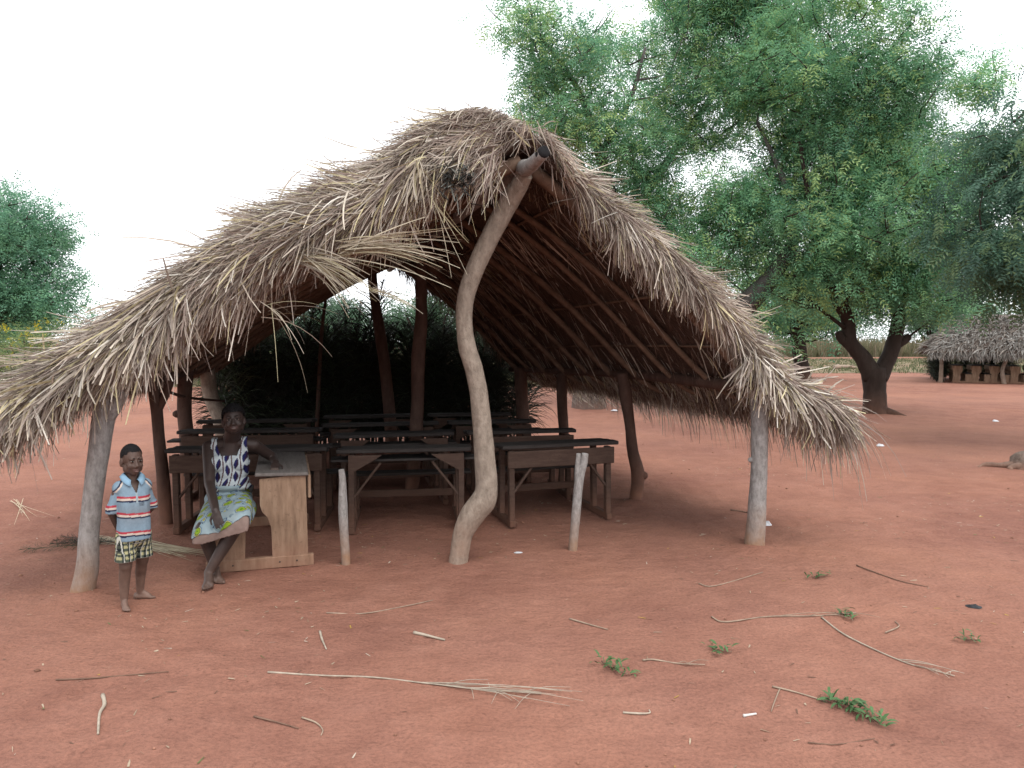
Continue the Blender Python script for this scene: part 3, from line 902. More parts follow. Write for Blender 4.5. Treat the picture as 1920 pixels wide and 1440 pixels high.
# ---- stakes
def stake(name, rows, Y, label, fork=None):
    P, R = pxpath(rows, Y); b = P[0].copy(); b[2] = 0
    P[0][2] = -.1
    mb = MB().tube(P - b, R, k=12, rough=.07, sub=5, f=9, seed=21)
    if fork:
        P2, R2 = pxpath(fork, Y)
        mb.tube(P2 - b, R2, k=10, rough=.07, sub=4, f=9, seed=22)
    o = mb.build(name, M_POST_PALE)
    o.location = tuple(b)
    return tag(o, label, 'stake')
yb = ground(648, 1060)[1]
stake('wooden_stake', [(649, 1075, 18), (649, 1058, 17), (645, 1000, 17), (643, 950, 18), (642, 900, 13), (640, 880, 11)], yb, 'short pale wooden stake planted beside the tan bench desk')
yb = ground(1074, 1032)[1]
stake('forked_stake', [(1073, 1048, 17), (1074, 1032, 17), (1080, 960, 17), (1086, 900, 17), (1094, 868, 15), (1097, 850, 13)], yb, 'short pale stake with a forked top planted right of the crooked post'.replace('right of', 'between the crooked post and'.replace(' and', '')) if False else 'short pale stake with a forked top in front of the dark desk',
      fork=[(1083, 905, 13), (1083, 880, 11), (1085, 850, 8)])
# ================================================================== PALM FROND SCREEN
def frond_mesh(name, L, seed, n=64):
    r_ = np.random.default_rng(seed)
    mb = MB()
    t = np.linspace(0, 1, 9)
    bend = r_.uniform(-.55, .55)
    sp_ = np.stack([bend * t ** 2 * L * .5, r_.uniform(-.1, .1) * t ** 2 * L, t * L * (1 - .1 * abs(bend))], 1)
    V, F = tube_geo(sp_, .016 * (1 - .8 * t) + .003, 5)
    mb.add(V, F)
    me0 = mb
    tt = np.repeat(np.linspace(.12, .99, n), 2)
    P = np.stack([np.interp(tt, t, sp_[:, i]) for i in range(3)], 1)
    sd = np.tile([-1., 1.], n)
    D = np.stack([sd * (1.0 - .55 * tt), r_.normal(0, .5, 2 * n), .55 + .75 * tt + r_.normal(0, .25, 2 * n)], 1)
    Ls = L * .30 * np.sin(np.clip(tt * .9 + .12, 0, 1) * np.pi) ** .6 * r_.uniform(.8, 1.15, 2 * n) + .06
    V2, F2, k = ribbons(P, D, Ls, r_.uniform(.010, .020, 2 * n), r_.uniform(.12, .5, 2 * n), seg=4, side=np.tile([0, 0, 1.], (2 * n, 1)) + r_.normal(0, .4, (2 * n, 3)))
    mb.add(V2, F2)
    return mb.mesh(name)
M_FROND = mat_plain('old_palm_frond', (.017, .021, .014), .6, .5, 6)
M_FROND2 = mat_plain('green_palm_frond', (.035, .055, .026), .6, .4, 6)
fm = [frond_mesh('frond', L, i) for i, L in enumerate((2.0, 2.2, 2.4, 1.8, 2.5, 1.9))]
for i, me in enumerate(fm):
    me.materials.append(M_FROND2 if i == 2 else M_FROND)
SL, SR_ = np.array([-4.45, 11.05, 0]), np.array([.02, 11.65, 0])
SCREEN = empty('palm_frond_screen', (SL + SR_) / 2, 'dark screen of dry palm fronds standing across the back of the shelter', 'screen')
for row, (nf, off) in enumerate(((44, 0.0), (42, .12), (40, .24), (16, .3))):
    for i in range(nf):
        q = SL + (SR_ - SL) * ((i + .5 + rng.normal(0, .22)) / nf)
        o = bpy.data.objects.new('frond', fm[int(rng.integers(0, 6))]); COL.objects.link(o)
        o.parent = SCREEN
        d = q - (SL + SR_) / 2
        hs = rng.uniform(.80, 1.02) if row < 3 else rng.uniform(.98, 1.12)
        if i > nf * .62: hs *= .9
        o.location = (d[0], d[1] + off, -.05)
        o.rotation_euler = (rng.normal(0, .07), rng.normal(0, .12), rng.normal(0, .5))
        o.scale = (hs, hs, hs)
for z in (.55, 1.25):
    MB().tube([SL + [-.1, .06, z] - (SL + SR_) / 2, [0, .10, z + .03], SR_ + [.05, .06, z] - (SL + SR_) / 2], .02, k=7, sub=4, rough=.05).build('rail', M_POST_RED, SCREEN)

# ================================================================== TREES
def leaf_cloud(C, R, m, size, pairs, cols, droop=.25, out=.6, seed=0, llen=.38, lw=.34):
    """compound leaves around cluster centres C (radius R each, m leaves each)"""
    nc = len(C); n = nc * m
    ctr = np.repeat(C, m, 0); rr = np.repeat(R, m)
    off = nrm(rng.normal(size=(n, 3))) * (rng.random((n, 1)) ** .45) * rr[:, None] * [1.1, 1.1, .75]
    P = ctr + off
    D = nrm(nrm(off) * out + rng.normal(size=(n, 3)) * .55 + np.array([0, 0, -droop]))
    up = nrm(rng.normal(size=(n, 3)) * .45 + [0, 0, 1.])
    S_ = nrm(np.cross(D, up)); U_ = np.cross(S_, D)
    L = size * rng.uniform(.7, 1.25, n)
    rows, ts = [], np.linspace(.22, .95, pairs)
    for t in ts:
        b = P + D * (L * t)[:, None] - np.array([0, 0, 1]) * (L * t * t * .18)[:, None]
        for sg in (-1, 1):
            d = nrm(S_ * sg * .85 + D * .62 - U_ * .18 + rng.normal(size=(n, 3)) * .10)
            l = L * llen * (1.05 - .35 * abs(t - .5)); w = l * lw
            q = nrm(np.cross(d, U_ + rng.normal(size=(n, 3)) * .25))
            tip = b + d * l[:, None]; mid = b + d * (l * .45)[:, None]
            rows += [b, mid + q * (w / 2)[:, None], tip, mid - q * (w / 2)[:, None]]
    V = np.stack(rows, 1).reshape(-1, 3)
    F = np.arange(len(V)).reshape(-1, 4)
    cl = np.array(cols)
    ci = np.repeat(rng.integers(0, len(cl), nc), m)
    sw = rng.random(n) < .35
    ci = np.where(sw, rng.integers(0, len(cl), n), ci)
    c = cl[ci] * rng.uniform(.8, 1.22, (n, 1)) * (1 + .22 * np.clip(wob(ctr, 2.2, 3) + .4 * wob(ctr, 5.0, 1), -1.3, 1.3))[:, None]
    return V, F, np.repeat(c, len(rows), 0)

def make_tree(name, label, base, limbs, blobs, m, size, pairs, cols, trunk_mat, group=None, crad=(.35, .6), hole=None, twig=.018, cat='tree', crowd=1.0, **kw):
    """limbs: list of (points, radii) in world space; blobs: (centre, radii(3), clusters)"""
    base = np.asarray(base, float)
    T = empty(name, base, label, cat, group)
    mb = MB(); nodes = []
    for P, r in limbs:
        Q, rr = spline(P, r, 5)
        V, F = tube_geo(Q - base, rr, 12, .10, 4.5 / max(.2, rr.max() * 4), 3)
        mb.add(V, F); nodes += list(Q[len(Q) // 3:])
    C = []
    for c, r, k in blobs:
        kk = max(3, int(k * crowd) // 4); q = nrm(rng.normal(size=(kk, 3))) * (rng.random((kk, 1)) ** .38) * r + c   # clumps, then sprays in each clump
        q = np.repeat(q, 4, 0) + rng.normal(size=(kk * 4, 3)) * [1, 1, .6] * crad[1] * .62
        C.append(q)
    C = np.concatenate(C)
    if hole is not None:
        C = C[~hole(C)]
    nd = np.array(nodes); order = np.argsort(np.min(np.linalg.norm(C[:, None] - nd[None, ::2], axis=2), 1))
    allp = np.zeros((len(nd) + len(C), 3)); allp[:len(nd)] = nd; cnt = len(nd)
    for i in order:
        d = np.linalg.norm(allp[:cnt] - C[i], axis=1); j = int(np.argmin(d + (allp[:cnt, 2] > C[i][2]) * .6))
        a, b = allp[j], C[i]
        mid = (a + b) / 2 + rng.normal(0, .06, 3) * d[j] + [0, 0, -.04 * d[j]]
        r0 = twig * (1.0 + .9 * min(2.5, d[j])) if j < len(nd) else twig * .9
        Q, rr = spline([a, mid, b], [r0, r0 * .7, twig * .35], 3)
        V, F = tube_geo(Q - base, rr, 4, cap=False)
        mb.add(V, F)
        allp[cnt] = b; cnt += 1
    mb.build('trunk', trunk_mat, T)
    Rr = rng.uniform(*crad, len(C))
    V, F, c = leaf_cloud(C, Rr, m, size, pairs, cols, **kw)
    link('crown', mesh_np('crown', V - base, F, c), T, M_LEAF, smooth=False)
    return T

NEEM = [(.175, .37, .20), (.14, .31, .175), (.225, .42, .215), (.11, .255, .155), (.31, .44, .175)]
def PX(rows):           # (px,py,depth,width px)
    P = np.array([at(a, b, d) for a, b, d, w in rows]); r = np.array([w * d / F_PX / 2 for a, b, d, w in rows])
    return P, r
def BL(px, py, d, rx, ry, rd, k):
    return (at(px, py, d), np.array([rx * d / F_PX, rd, ry * d / F_PX]), k)

# big neem right behind the shelter
g0 = ground(1105, 768)
P, r = PX([(1105, 775, g0[1], 74), (1105, 755, g0[1], 62), (1104, 690, g0[1], 55), (1108, 600, g0[1], 50), (1120, 480, g0[1], 42)]); P[0][2] = -.1
d0 = g0[1]
l1 = PX([(1112, 560, d0, 40), (1150, 420, d0 - .3, 26), (1125, 290, d0 - .6, 17), (1085, 170, d0 - .8, 11), (1030, 90, d0 - 1, 6), (985, 40, d0 - 1, 3)])
l2 = PX([(1115, 500, d0, 36), (1200, 380, d0 + .5, 20), (1300, 230, d0 + .5, 12), (1380, 120, d0 + .5, 8), (1430, 20, d0 + .5, 4)])
l3 = PX([(1106, 640, d0, 44), (1220, 640, d0 - .5, 44), (1340, 615, d0 - 1, 44), (1410, 560, d0 - 1.3, 42), (1452, 512, d0 - 1.5, 34), (1490, 440, d0 - 1.6, 18), (1470, 340, d0 - 1.5, 11), (1420, 230, d0 - 1.2, 6)])
l4 = PX([(1125, 290, d0 - .6, 13), (1180, 190, d0 - .8, 9), (1210, 90, d0 - .9, 5)])
def holes(C):
    q = C - [0, 0, CAM_H]; xx = 960 + q[:, 0] / q[:, 1] * F_PX; yy = HORIZON - q[:, 2] / q[:, 1] * F_PX
    h = np.zeros(len(C), bool)
    for (x, y, r_) in ((1165, 62, 34), (1292, 318, 26), (1432, 222, 22), (1330, 600, 30), (960, 130, 30), (1545, 585, 24), (1765, 215, 40), (1725, 590, 22), (1500, 610, 25)):
        h |= np.hypot(xx - x, yy - y) < r_
    h |= (yy > 560) & (xx < 1440)
    h |= (yy > 572) & (xx < 1565)
    h |= yy > 592
    return h
BIG = make_tree('neem_tree', 'large neem tree with thick grey trunk right behind the thatched shelter', g0, [(P, r), l1, l2, l3, l4],
    [BL(1060, 110, d0 - .8, 115, 95, 1.3, 62), BL(1000, 60, d0 - 1, 60, 60, .8, 18), BL(1090, 215, d0 - .6, 130, 75, 1.2, 52), BL(1200, 330, d0, 110, 100, 1.6, 70), BL(1260, 120, d0 + .4, 95, 130, 1.6, 75),
     BL(1380, 60, d0 + .6, 130, 110, 1.8, 85), BL(1290, -40, d0 + .4, 90, 70, 1.4, 40), BL(1440, -40, d0 + .4, 110, 70, 1.4, 44), BL(1420, 210, d0, 130, 110, 2.0, 85), BL(1330, 420, d0 - .6, 120, 110, 1.6, 85), BL(1440, 400, d0 - 1, 120, 110, 1.6, 70), BL(1250, 470, d0, 90, 60, 1.2, 30)],
    28, .30, 4, NEEM, M_TRUNK_GREY, crowd=1.85, hole=holes, crad=(.30, .52), llen=.32, lw=.28)

# forked neem further right
g1 = ground(1641, 778)
d1 = g1[1]
P, r = PX([(1642, 785, d1, 60), (1641, 770, d1, 46), (1640, 735, d1, 38), (1640, 705, d1, 44), (1640, 690, d1, 42)]); P[0][2] = -.1
f1 = PX([(1636, 708, d1, 36), (1618, 672, d1, 30), (1594, 640, d1, 28), (1590, 600, d1, 24), (1570, 560, d1 - .3, 22), (1540, 500, d1 - .5, 15), (1520, 400, d1 - .6, 10), (1500, 270, d1 - .6, 6)])
f1b = PX([(1596, 650, d1, 20), (1578, 634, d1, 18), (1572, 622, d1, 13)])
f2 = PX([(1646, 708, d1, 36), (1662, 680, d1, 28), (1676, 645, d1, 27), (1683, 610, d1, 25), (1685, 570, d1, 20), (1680, 480, d1 + .2, 14), (1700, 360, d1 + .4, 10), (1690, 230, d1 + .5, 6)])
f2b = PX([(1678, 645, d1, 24), (1694, 638, d1, 18), (1705, 630, d1, 12)])
f3 = PX([(1578, 575, d1 - .3, 16), (1620, 470, d1 - .5, 11), (1650, 330, d1 - .4, 7), (1640, 200, d1, 4)])
f4 = PX([(1684, 580, d1, 16), (1740, 480, d1, 11), (1790, 380, d1 - .2, 7), (1830, 270, d1 - .3, 4)])
f5 = PX([(1150 + 440, 620, d1, 8), (1500, 545, d1 - .4, 5), (1490, 480, d1 - .5, 3)])
rt = [PX([(1650, 765, d1, 30), (1680, 778, d1 - .3, 16), (1718, 792, d1 - .6, 7)]), PX([(1630, 770, d1, 24), (1618, 782, d1 - .2, 8)])]
for q in rt: q[0][:, 2] = np.minimum(q[0][:, 2], .06)
make_tree('neem_tree', 'neem tree with dark trunk forking low into a V beyond the yard', g1, [(P, r), f1, f1b, f2, f2b, f3, f4, f5] + rt,
    [BL(1560, 20, d1, 100, 60, 1.4, 34), BL(1540, 130, d1, 120, 110, 1.7, 75), BL(1650, 170, d1, 120, 110, 1.7, 80), BL(1760, 200, d1 - .2, 95, 85, 1.4, 55), BL(1570, 300, d1, 110, 90, 1.7, 70), BL(1680, 330, d1, 120, 100, 1.7, 75),
     BL(1790, 330, d1 - .2, 90, 100, 1.4, 50), BL(1560, 440, d1 - .3, 110, 80, 1.5, 62), BL(1680, 470, d1, 110, 80, 1.6, 70), BL(1780, 490, d1, 80, 80, 1.3, 42), BL(1530, 540, d1 - .4, 70, 45, 1.0, 26), BL(1640, 555, d1, 75, 45, 1.2, 32), BL(1730, 560, d1, 65, 50, 1.2, 26)],
    28, .29, 4, NEEM, M_TRUNK, crowd=1.8, hole=holes, crad=(.28, .48), llen=.32, lw=.28)

# third trunk beyond
g2 = ground(1506, 714); d2 = g2[1]
P, r = PX([(1508, 722, d2, 34), (1505, 700, d2, 28), (1496, 640, d2, 25), (1490, 600, d2, 22)]); P[0][2] = -.1
t1 = PX([(1492, 615, d2, 18), (1478, 585, d2, 17), (1470, 565, d2, 15), (1462, 540, d2, 9), (1450, 480, d2, 6)])
t2 = PX([(1494, 620, d2, 18), (1505, 590, d2, 15), (1508, 550, d2, 10), (1520, 490, d2, 6)])
make_tree('neem_tree', 'slender dark-trunked tree standing at the edge of the grass verge', g2, [(P, r), t1, t2],
    [BL(1480, 520, d2, 80, 70, 2.5, 60), BL(1530, 540, d2, 70, 60, 2.5, 50), BL(1440, 570, d2, 50, 55, 2, 34), BL(1560, 590, d2, 40, 40, 2, 16)],
    30, .48, 3, NEEM, M_TRUNK, crad=(.5, .8), twig=.03)

# drooping tree at the right edge
MIM = [(.08, .165, .11), (.10, .19, .13), (.06, .125, .09), (.13, .20, .095)]
dr = 11.0
gb = np.array([9.6, 11.6, 0.])
tr = ([gb + [0, 0, -.1], gb + [0, 0, .4], gb + [-.1, .1, 1.6], gb + [-.25, 0, 2.8], gb + [-.6, -.1, 4.0]], [.24, .19, .16, .13, .09])
b1 = ([gb + [-.2, 0, 2.5], at(2040, 400, dr), at(1950, 340, dr), at(1890, 330, dr), at(1850, 350, dr)], [.09, .06, .045, .03, .012])
b2 = ([gb + [-.1, 0, 2.0], at(2020, 480, dr), at(1920, 470, dr), at(1840, 430, dr)], [.08, .05, .035, .012])
b3 = ([gb + [-.5, 0, 3.6], at(2030, 180, dr), at(1940, 200, dr), at(1900, 230, dr)], [.07, .045, .025, .010])
make_tree('acacia_tree', 'dark drooping feathery-leaved tree overhanging beside the far thatched hut', gb, [tr, b1, b2, b3],
    [BL(1890, 390, dr, 70, 100, .8, 34), BL(1950, 300, dr, 80, 110, 1.0, 36), BL(1850, 475, dr, 55, 50, .7, 20), BL(1920, 505, dr, 60, 40, .7, 18), BL(1970, 450, dr, 90, 80, 1.0, 34), BL(2080, 300, dr + .3, 120, 160, 1.3, 60), BL(2070, 470, dr, 90, 80, 1.0, 30), BL(1905, 225, dr, 30, 50, .5, 8)],
    22, .34, 6, MIM, M_TRUNK, crad=(.22, .42), twig=.010, droop=.8, llen=.26, lw=.30)

# broad tree at the left behind the flowering shrubs
dl_ = 36.0
gl = np.array([(-20 - 960) / F_PX * dl_, dl_, 0.])
tl_ = ([gl + [0, 0, -.1], gl + [0, 0, .5], gl + [.2, 0, 2.5], gl + [.4, .2, 5], gl + [.6, 0, 7.2]], [.42, .34, .3, .22, .1])
ta = ([gl + [.2, 0, 2.2], gl + [1.6, -.3, 3.6], gl + [3.2, -.4, 4.4]], [.2, .13, .05])
tb_ = ([gl + [.2, 0, 2.4], gl + [-1.4, .3, 4.2], gl + [-2.6, .4, 6]], [.2, .13, .05])
make_tree('broad_tree', 'round bushy green tree behind the yellow-flowered shrubs', gl, [tl_, ta, tb_],
    [BL(10, 430, dl_, 85, 80, 2.6, 80), BL(-60, 440, dl_, 110, 110, 3, 80), BL(70, 480, dl_, 62, 70, 2.4, 60), BL(60, 560, dl_, 78, 50, 2.5, 60), BL(115, 540, dl_, 32, 30, 1.4, 16), BL(-40, 560, dl_, 90, 60, 3, 60), BL(85, 408, dl_, 26, 30, 1.2, 9)],
    28, .46, 3, [(.15, .31, .19), (.12, .26, .165), (.18, .35, .20), (.095, .21, .135)], M_TRUNK, crowd=1.2, crad=(.5, .85), twig=.03)

# small trees and bushes seen through the rear gable and beside the shelter
def bush(name, label, x, y, w, h, k, m, size, cols, group, cat='bush', trunk_h=.6, flowers=0, fcol=None, pairs=2):
    b = np.array([x, y, 0.])
    limbs = [([b + [0, 0, -.05], b + [rng.normal(0, .05), 0, trunk_h * .5], b + [rng.normal(0, .1), 0, trunk_h], b + [0, 0, h * .7]], [.03 * h, .025 * h, .02 * h, .008 * h])]
    for _ in range(3):
        a = rng.uniform(0, 6.28)
        limbs.append(([b + [0, 0, trunk_h * .7], b + [math.cos(a) * w * .25, math.sin(a) * w * .25, h * .45], b + [math.cos(a) * w * .4, math.sin(a) * w * .4, h * .65]], [.018 * h, .012 * h, .006 * h]))
    bl = [(b + [rng.normal(0, w * .16), rng.normal(0, w * .1), h * rng.uniform(.5, .75)], np.array([w * .36, w * .3, h * .30]), k // 3) for _ in range(3)]
    T = make_tree(name, label, b, limbs, bl, m, size, pairs, cols, M_TRUNK, group, crad=(w * .09, w * .16), twig=.01 * h / 2, cat=cat)
    if flowers:
        ang = rng.uniform(0, 6.28, flowers); 
        C = np.concatenate([c + nrm(rng.normal(size=(flowers // 3, 3)) * [1, 1, .8] + [0, -.5, .5]) * r * 1.15 for c, r, _ in bl])
        V, F, c = leaf_cloud(C, np.full(len(C), .10), 5, .10, 2, [(.45, .38, .03), (.40, .32, .03)], llen=.6, lw=.8)
        link('flowers', mesh_np('flowers', V - b, F, c), T, M_LEAF, smooth=False)['kind'] = 'stuff'
    return T
BG = [(.09, .17, .10), (.075, .145, .085), (.11, .19, .105), (.095, .16, .105)]
for (px, Y, w, h) in ((818, 24, 2.4, 3.7), (648, 32, 3.4, 4.0), (575, 27, 3.0, 3.6), (930, 31, 3.4, 3.4)):
    bush('small_tree', 'leafy small tree seen through the open rear gable of the shelter', (px - 960) / F_PX * Y, Y, w, h, 54, 36, .34, BG, 'small trees behind the shelter', cat='tree', trunk_h=1.2, pairs=3)
YEL = [(.16, .235, .085), (.20, .27, .09), (.12, .19, .08), (.24, .26, .11)]
for i in range(9):
    x = -22.5 + i * 1.75 + rng.normal(0, .3)
    bush('flowering_shrub', 'tall shrub with small yellow flowers in the row beneath the broad tree', x, 29.0 + rng.normal(0, .7), 2.5, rng.uniform(2.3, 2.9), 48, 26, .22, YEL, 'yellow-flowered shrubs at the yard edge', cat='shrub', flowers=18)

# far treeline: crown and trunk each, one after the other round the field
k = 0
for (x, y, w, h) in [(-62, 95, 13, 9), (-48, 105, 12, 8), (-36, 92, 11, 7), (-24, 100, 12, 7.5), (-13, 88, 10, 7), (-3, 97, 11, 8), (7, 104, 10, 7), (15, 96, 10, 8), (24, 100, 11, 9),
                     (31, 106, 9, 7.5), (38, 97, 10, 9), (46, 104, 12, 10), (54, 96, 11, 9), (63, 104, 12, 10), (74, 100, 13, 10), (86, 96, 13, 11), (50, 78, 7, 6.0), (60, 74, 8, 7)]:
    bush('far_tree', 'far green tree in the distant treeline beyond the field', x + rng.normal(0, .5), y, w, h, 84, 34, 1.0, BG, 'distant treeline trees', cat='tree', trunk_h=1.5)
    k += 1
# undergrowth closing the foot of the treeline
n = 1700
C = np.stack([rng.uniform(-95, 110, n), rng.uniform(106, 118, n), 5.5 * rng.random(n) ** 1.3], 1)
V, F, c = leaf_cloud(C, np.full(n, 1.3), 16, 1.0, 2, BG)
tag(link('undergrowth', mesh_np('undergrowth', V, F, c), None, M_LEAF, smooth=False), 'dense low undergrowth along the foot of the distant treeline', 'undergrowth', kind='stuff')
# ================================================================== SECOND HUT
hA = ground(1764, 717); hY = hA[1]
HROT = -.44
HUT = empty('thatched_hut', hA, 'small far thatched hut with shaggy grey roof and dark inside', 'hut', rz=HROT)
def hp(x, y, z): return np.array([x, y, z])
HW, HD = 6.6, 4.2
for (x, y, b) in ((0, 0, 0), (2.15, -.1, .10), (4.4, 0, -.05), (6.5, 0, 0), (.1, 4.0, 0), (2.3, 4.1, 0), (4.5, 4.0, 0), (6.5, 4.0, 0)):
    MB().tube([hp(x, y, -.1), hp(x - b, y, .5), hp(x + b * .3, y, 1.0), hp(x, y, 1.42)], [.085, .075, .07, .07], k=9, rough=.08, sub=4).build('post', M_POST_TAN if y < 1 else M_POST_RED, HUT)
for y in (0, 4.0):
    MB().tube([hp(-.4, y, 1.40), hp(3.2, y, 1.42), hp(7.0, y, 1.40)], .05, k=7, rough=.05).build('wall_plate', M_POST_RED, HUT)
MB().tube([hp(1.2, 2, 2.5), hp(5.4, 2, 2.55)], .05, k=7).build('ridge_pole', M_POST_RED, HUT)
# hipped roof of thatch: closed core plus straw
def hroof(a, b):
    """a along x 0..1, b around -1 (front eave) .. 1 (rear eave)"""
    x0, x1 = -.50 + 1.5 * (1 - abs(b)), HW + .75 - 1.4 * (1 - abs(b))
    z = 1.22 + 1.55 * (1 - abs(b)) ** .95
    return hp(x0 + (x1 - x0) * a, HD / 2 + b * (HD / 2 + .65) - .05, z)
A_N, B_N = 24, 22
Vt = np.array([hroof(a, b) for b in np.linspace(-1, 1, B_N) for a in np.linspace(0, 1, A_N)])
Vt += (wob(Vt, 3.0, 1) * .05)[:, None] * [0, 0, 1]
Vb = Vt - [0, 0, .16]
ii = (np.arange(B_N - 1)[:, None] * A_N + np.arange(A_N - 1)[None]).ravel()
Ft = np.stack([ii, ii + 1, ii + A_N + 1, ii + A_N], 1)
link('thatch_core', mesh_np('thatch_core', np.concatenate([Vt, Vb]), np.concatenate([Ft, Ft[:, ::-1] + len(Vt)])), HUT, M_SHELL)
n = 11000
aa, bb = rng.uniform(0, 1, n), np.where(rng.random(n) < .75, rng.uniform(-1, -.02, n), rng.uniform(0, 1, n))
P0 = np.array([hroof(a, b) for a, b in zip(aa, bb)])
Dn = np.array([hroof(a, b * 1.02 + math.copysign(.01, b)) - hroof(a, b) for a, b in zip(aa, bb)])
e = aa < .08
D = nrm(Dn) + rng.normal(size=(n, 3)) * .38
V, F, k = ribbons(P0 + [0, 0, .03], D, rng.uniform(.25, .6, n), rng.uniform(.02, .045, n), rng.uniform(.02, .25, n), 3)
GREY = np.array([(.25, .24, .23), (.20, .185, .175), (.30, .29, .28), (.13, .11, .10), (.21, .18, .16)])
c = GREY[rng.integers(0, 5, n)] * rng.uniform(.75, 1.15, (n, 1))
a1 = (V, F, np.repeat(c, k, 0))
m2 = 2600                                                         # left hip face and hanging fringe
t = rng.uniform(-1, 1, m2); hgt = rng.uniform(0, 1, m2)
P0 = np.array([hroof(0.0, b * (1 - h * .9)) for b, h in zip(t, hgt)])
D = np.array([-.8, 0, -.55]) + rng.normal(size=(m2, 3)) * .35
V2, F2, k = ribbons(P0, D, rng.uniform(.2, .5, m2), rng.uniform(.02, .045, m2), rng.uniform(.02, .25, m2), 3)
c2 = GREY[rng.integers(0, 5, m2)]
m3 = 1500
P0 = np.array([hroof(a, -1) for a in rng.uniform(0, 1, m3)]); P0[:, 2] -= rng.uniform(0, .15, m3)
D = np.array([0, -.5, -.8]) + rng.normal(size=(m3, 3)) * .3
V3, F3, k3 = ribbons(P0, D, rng.uniform(.12, .35, m3), rng.uniform(.015, .04, m3), rng.uniform(.05, .3, m3), 3)
c3 = GREY[rng.integers(0, 5, m3)] * .8
tuft0 = hp(1.15, -.7, 1.22); m4 = 110                              # pointed tuft hanging from the front eave
V4, F4, k4 = ribbons(tuft0 + rng.normal(size=(m4, 3)) * [.16, .04, .04], nrm(np.array([0, -.1, -1.]) + rng.normal(size=(m4, 3)) * [.25, .1, .1]), rng.uniform(.15, .42, m4), rng.uniform(.02, .04, m4), np.full(m4, .2), 3)
c4 = GREY[rng.integers(0, 3, m4)]
VV = np.concatenate([a1[0], V2, V3, V4]); o1 = len(a1[0]); o2 = o1 + len(V2); o3 = o2 + len(V3)
link('thatch_straw', mesh_np('thatch_straw', VV, np.concatenate([a1[1], F2 + o1, F3 + o2, F4 + o3]), np.concatenate([a1[2], np.repeat(c2, k, 0), np.repeat(c3, k3, 0), np.repeat(c4, k4, 0)])), HUT, M_THATCH)['kind'] = 'stuff'
# palm-leaf walls at the back and the left end
for i in range(44):
    o = bpy.data.objects.new('frond', fm[i % 6]); COL.objects.link(o); o.parent = HUT
    o.location = (-.1 + (i % 22) * .145, 3.2 + .15 * (i // 22) + rng.normal(0, .05), -.05); o.rotation_euler = (rng.normal(0, .05), rng.normal(0, .08), rng.normal(0, .4)); o.scale = (.72, .72, .68)
for i in range(40):
    o = bpy.data.objects.new('frond', fm[i % 6]); COL.objects.link(o); o.parent = HUT
    o.location = (-.02 + .1 * (i // 20) + rng.normal(0, .04), .45 + (i % 20) * .145, -.05); o.rotation_euler = (rng.normal(0, .08), rng.normal(0, .05), 1.57 + rng.normal(0, .4)); o.scale = (.7, .7, .66)
# bench desks standing under it, end on
DK = ('tan bench desk beside the corner post of the far hut', 'tan bench desk second from the corner post in the far hut', 'tan bench desk just before the bent middle post of the far hut',
      'tan bench desk just past the bent middle post of the far hut', 'tan bench desk second past the bent middle post of the far hut')
for i, lx in enumerate((.72, 1.36, 1.98, 2.66, 3.30)):
    q = hA + rotz(HROT) @ np.array([lx, 1.45, 0])
    panel_desk((q[0], q[1], 0), HROT + math.pi, 1.3, DK[i], M_DESK_TAN, M_DESK_TOP, 'bench desks in the far hut', cheap=True)
# ---- stump with roots at the right edge
def stump():
    b = ground(1925, 878)
    mb = MB()
    mb.tube([(0, 0, -.05), (0, 0, .06), (.03, .03, .13), (.05, .02, .19)], [.24, .18, .15, .09], k=16, rough=.3, sub=4, f=8, seed=4)
    for a, L, r in ((2.95, .62, .045), (3.5, .34, .06), (4.9, .36, .05), (0.2, .5, .06), (1.2, .4, .05)):
        mb.tube([(math.cos(a) * .1, math.sin(a) * .1, .05), (math.cos(a + .1) * L * .5, math.sin(a + .1) * L * .5, .035), (math.cos(a - .1) * L * .8, math.sin(a - .1) * L * .8, .015), (math.cos(a + .15) * L, math.sin(a + .15) * L, -.01)], [r, r * .85, r * .6, r * .3], k=10, rough=.3, sub=4, f=14, seed=5)
    for i, (x, y, hh) in enumerate(((-.10, -.04, .20), (-.02, -.07, .17), (.06, .05, .30), (.13, -.02, .24))):
        mb.tube([(x, y, .05), (x - .02, y, hh * .7), (x - .03 + .02 * i, y - .01, hh)], [.085, .05, .012], k=8, rough=.35, sub=4, f=14, seed=7 + i)
    o = mb.build('tree_stump', mat_wood('stump_wood', (.07, .05, .04), (.17, .125, .10), (.30, .235, .20), (14, 14, 5), bd=.02, dust=.7, dust_z=.12))
    o.location = (b[0], b[1], 0)
    tag(o, 'weathered tree stump with spreading roots on the open red ground', 'stump')
stump()
for i, (px, py, L, a, lab) in enumerate(((1585, 692, 1.5, .15, 'grey log lying on the grass verge behind the forked tree'), (1572, 690, .8, .9, 'short broken log propped by the grey log on the verge'))):
    b = ground(px, py)
    mb = MB().tube([(-L / 2, 0, .10), (0, .04, .13), (L / 2, 0, .08)], [.13, .11, .07], k=9, rough=.12, sub=4)
    if i == 0: mb.tube([(.1, 0, .1), (.4, -.2, .25)], [.05, .03], k=7)
    o = mb.build('fallen_log', M_POST_TAN); o.location = tuple(b); o.rotation_euler = (0, 0, a)
    tag(o, lab, 'log')
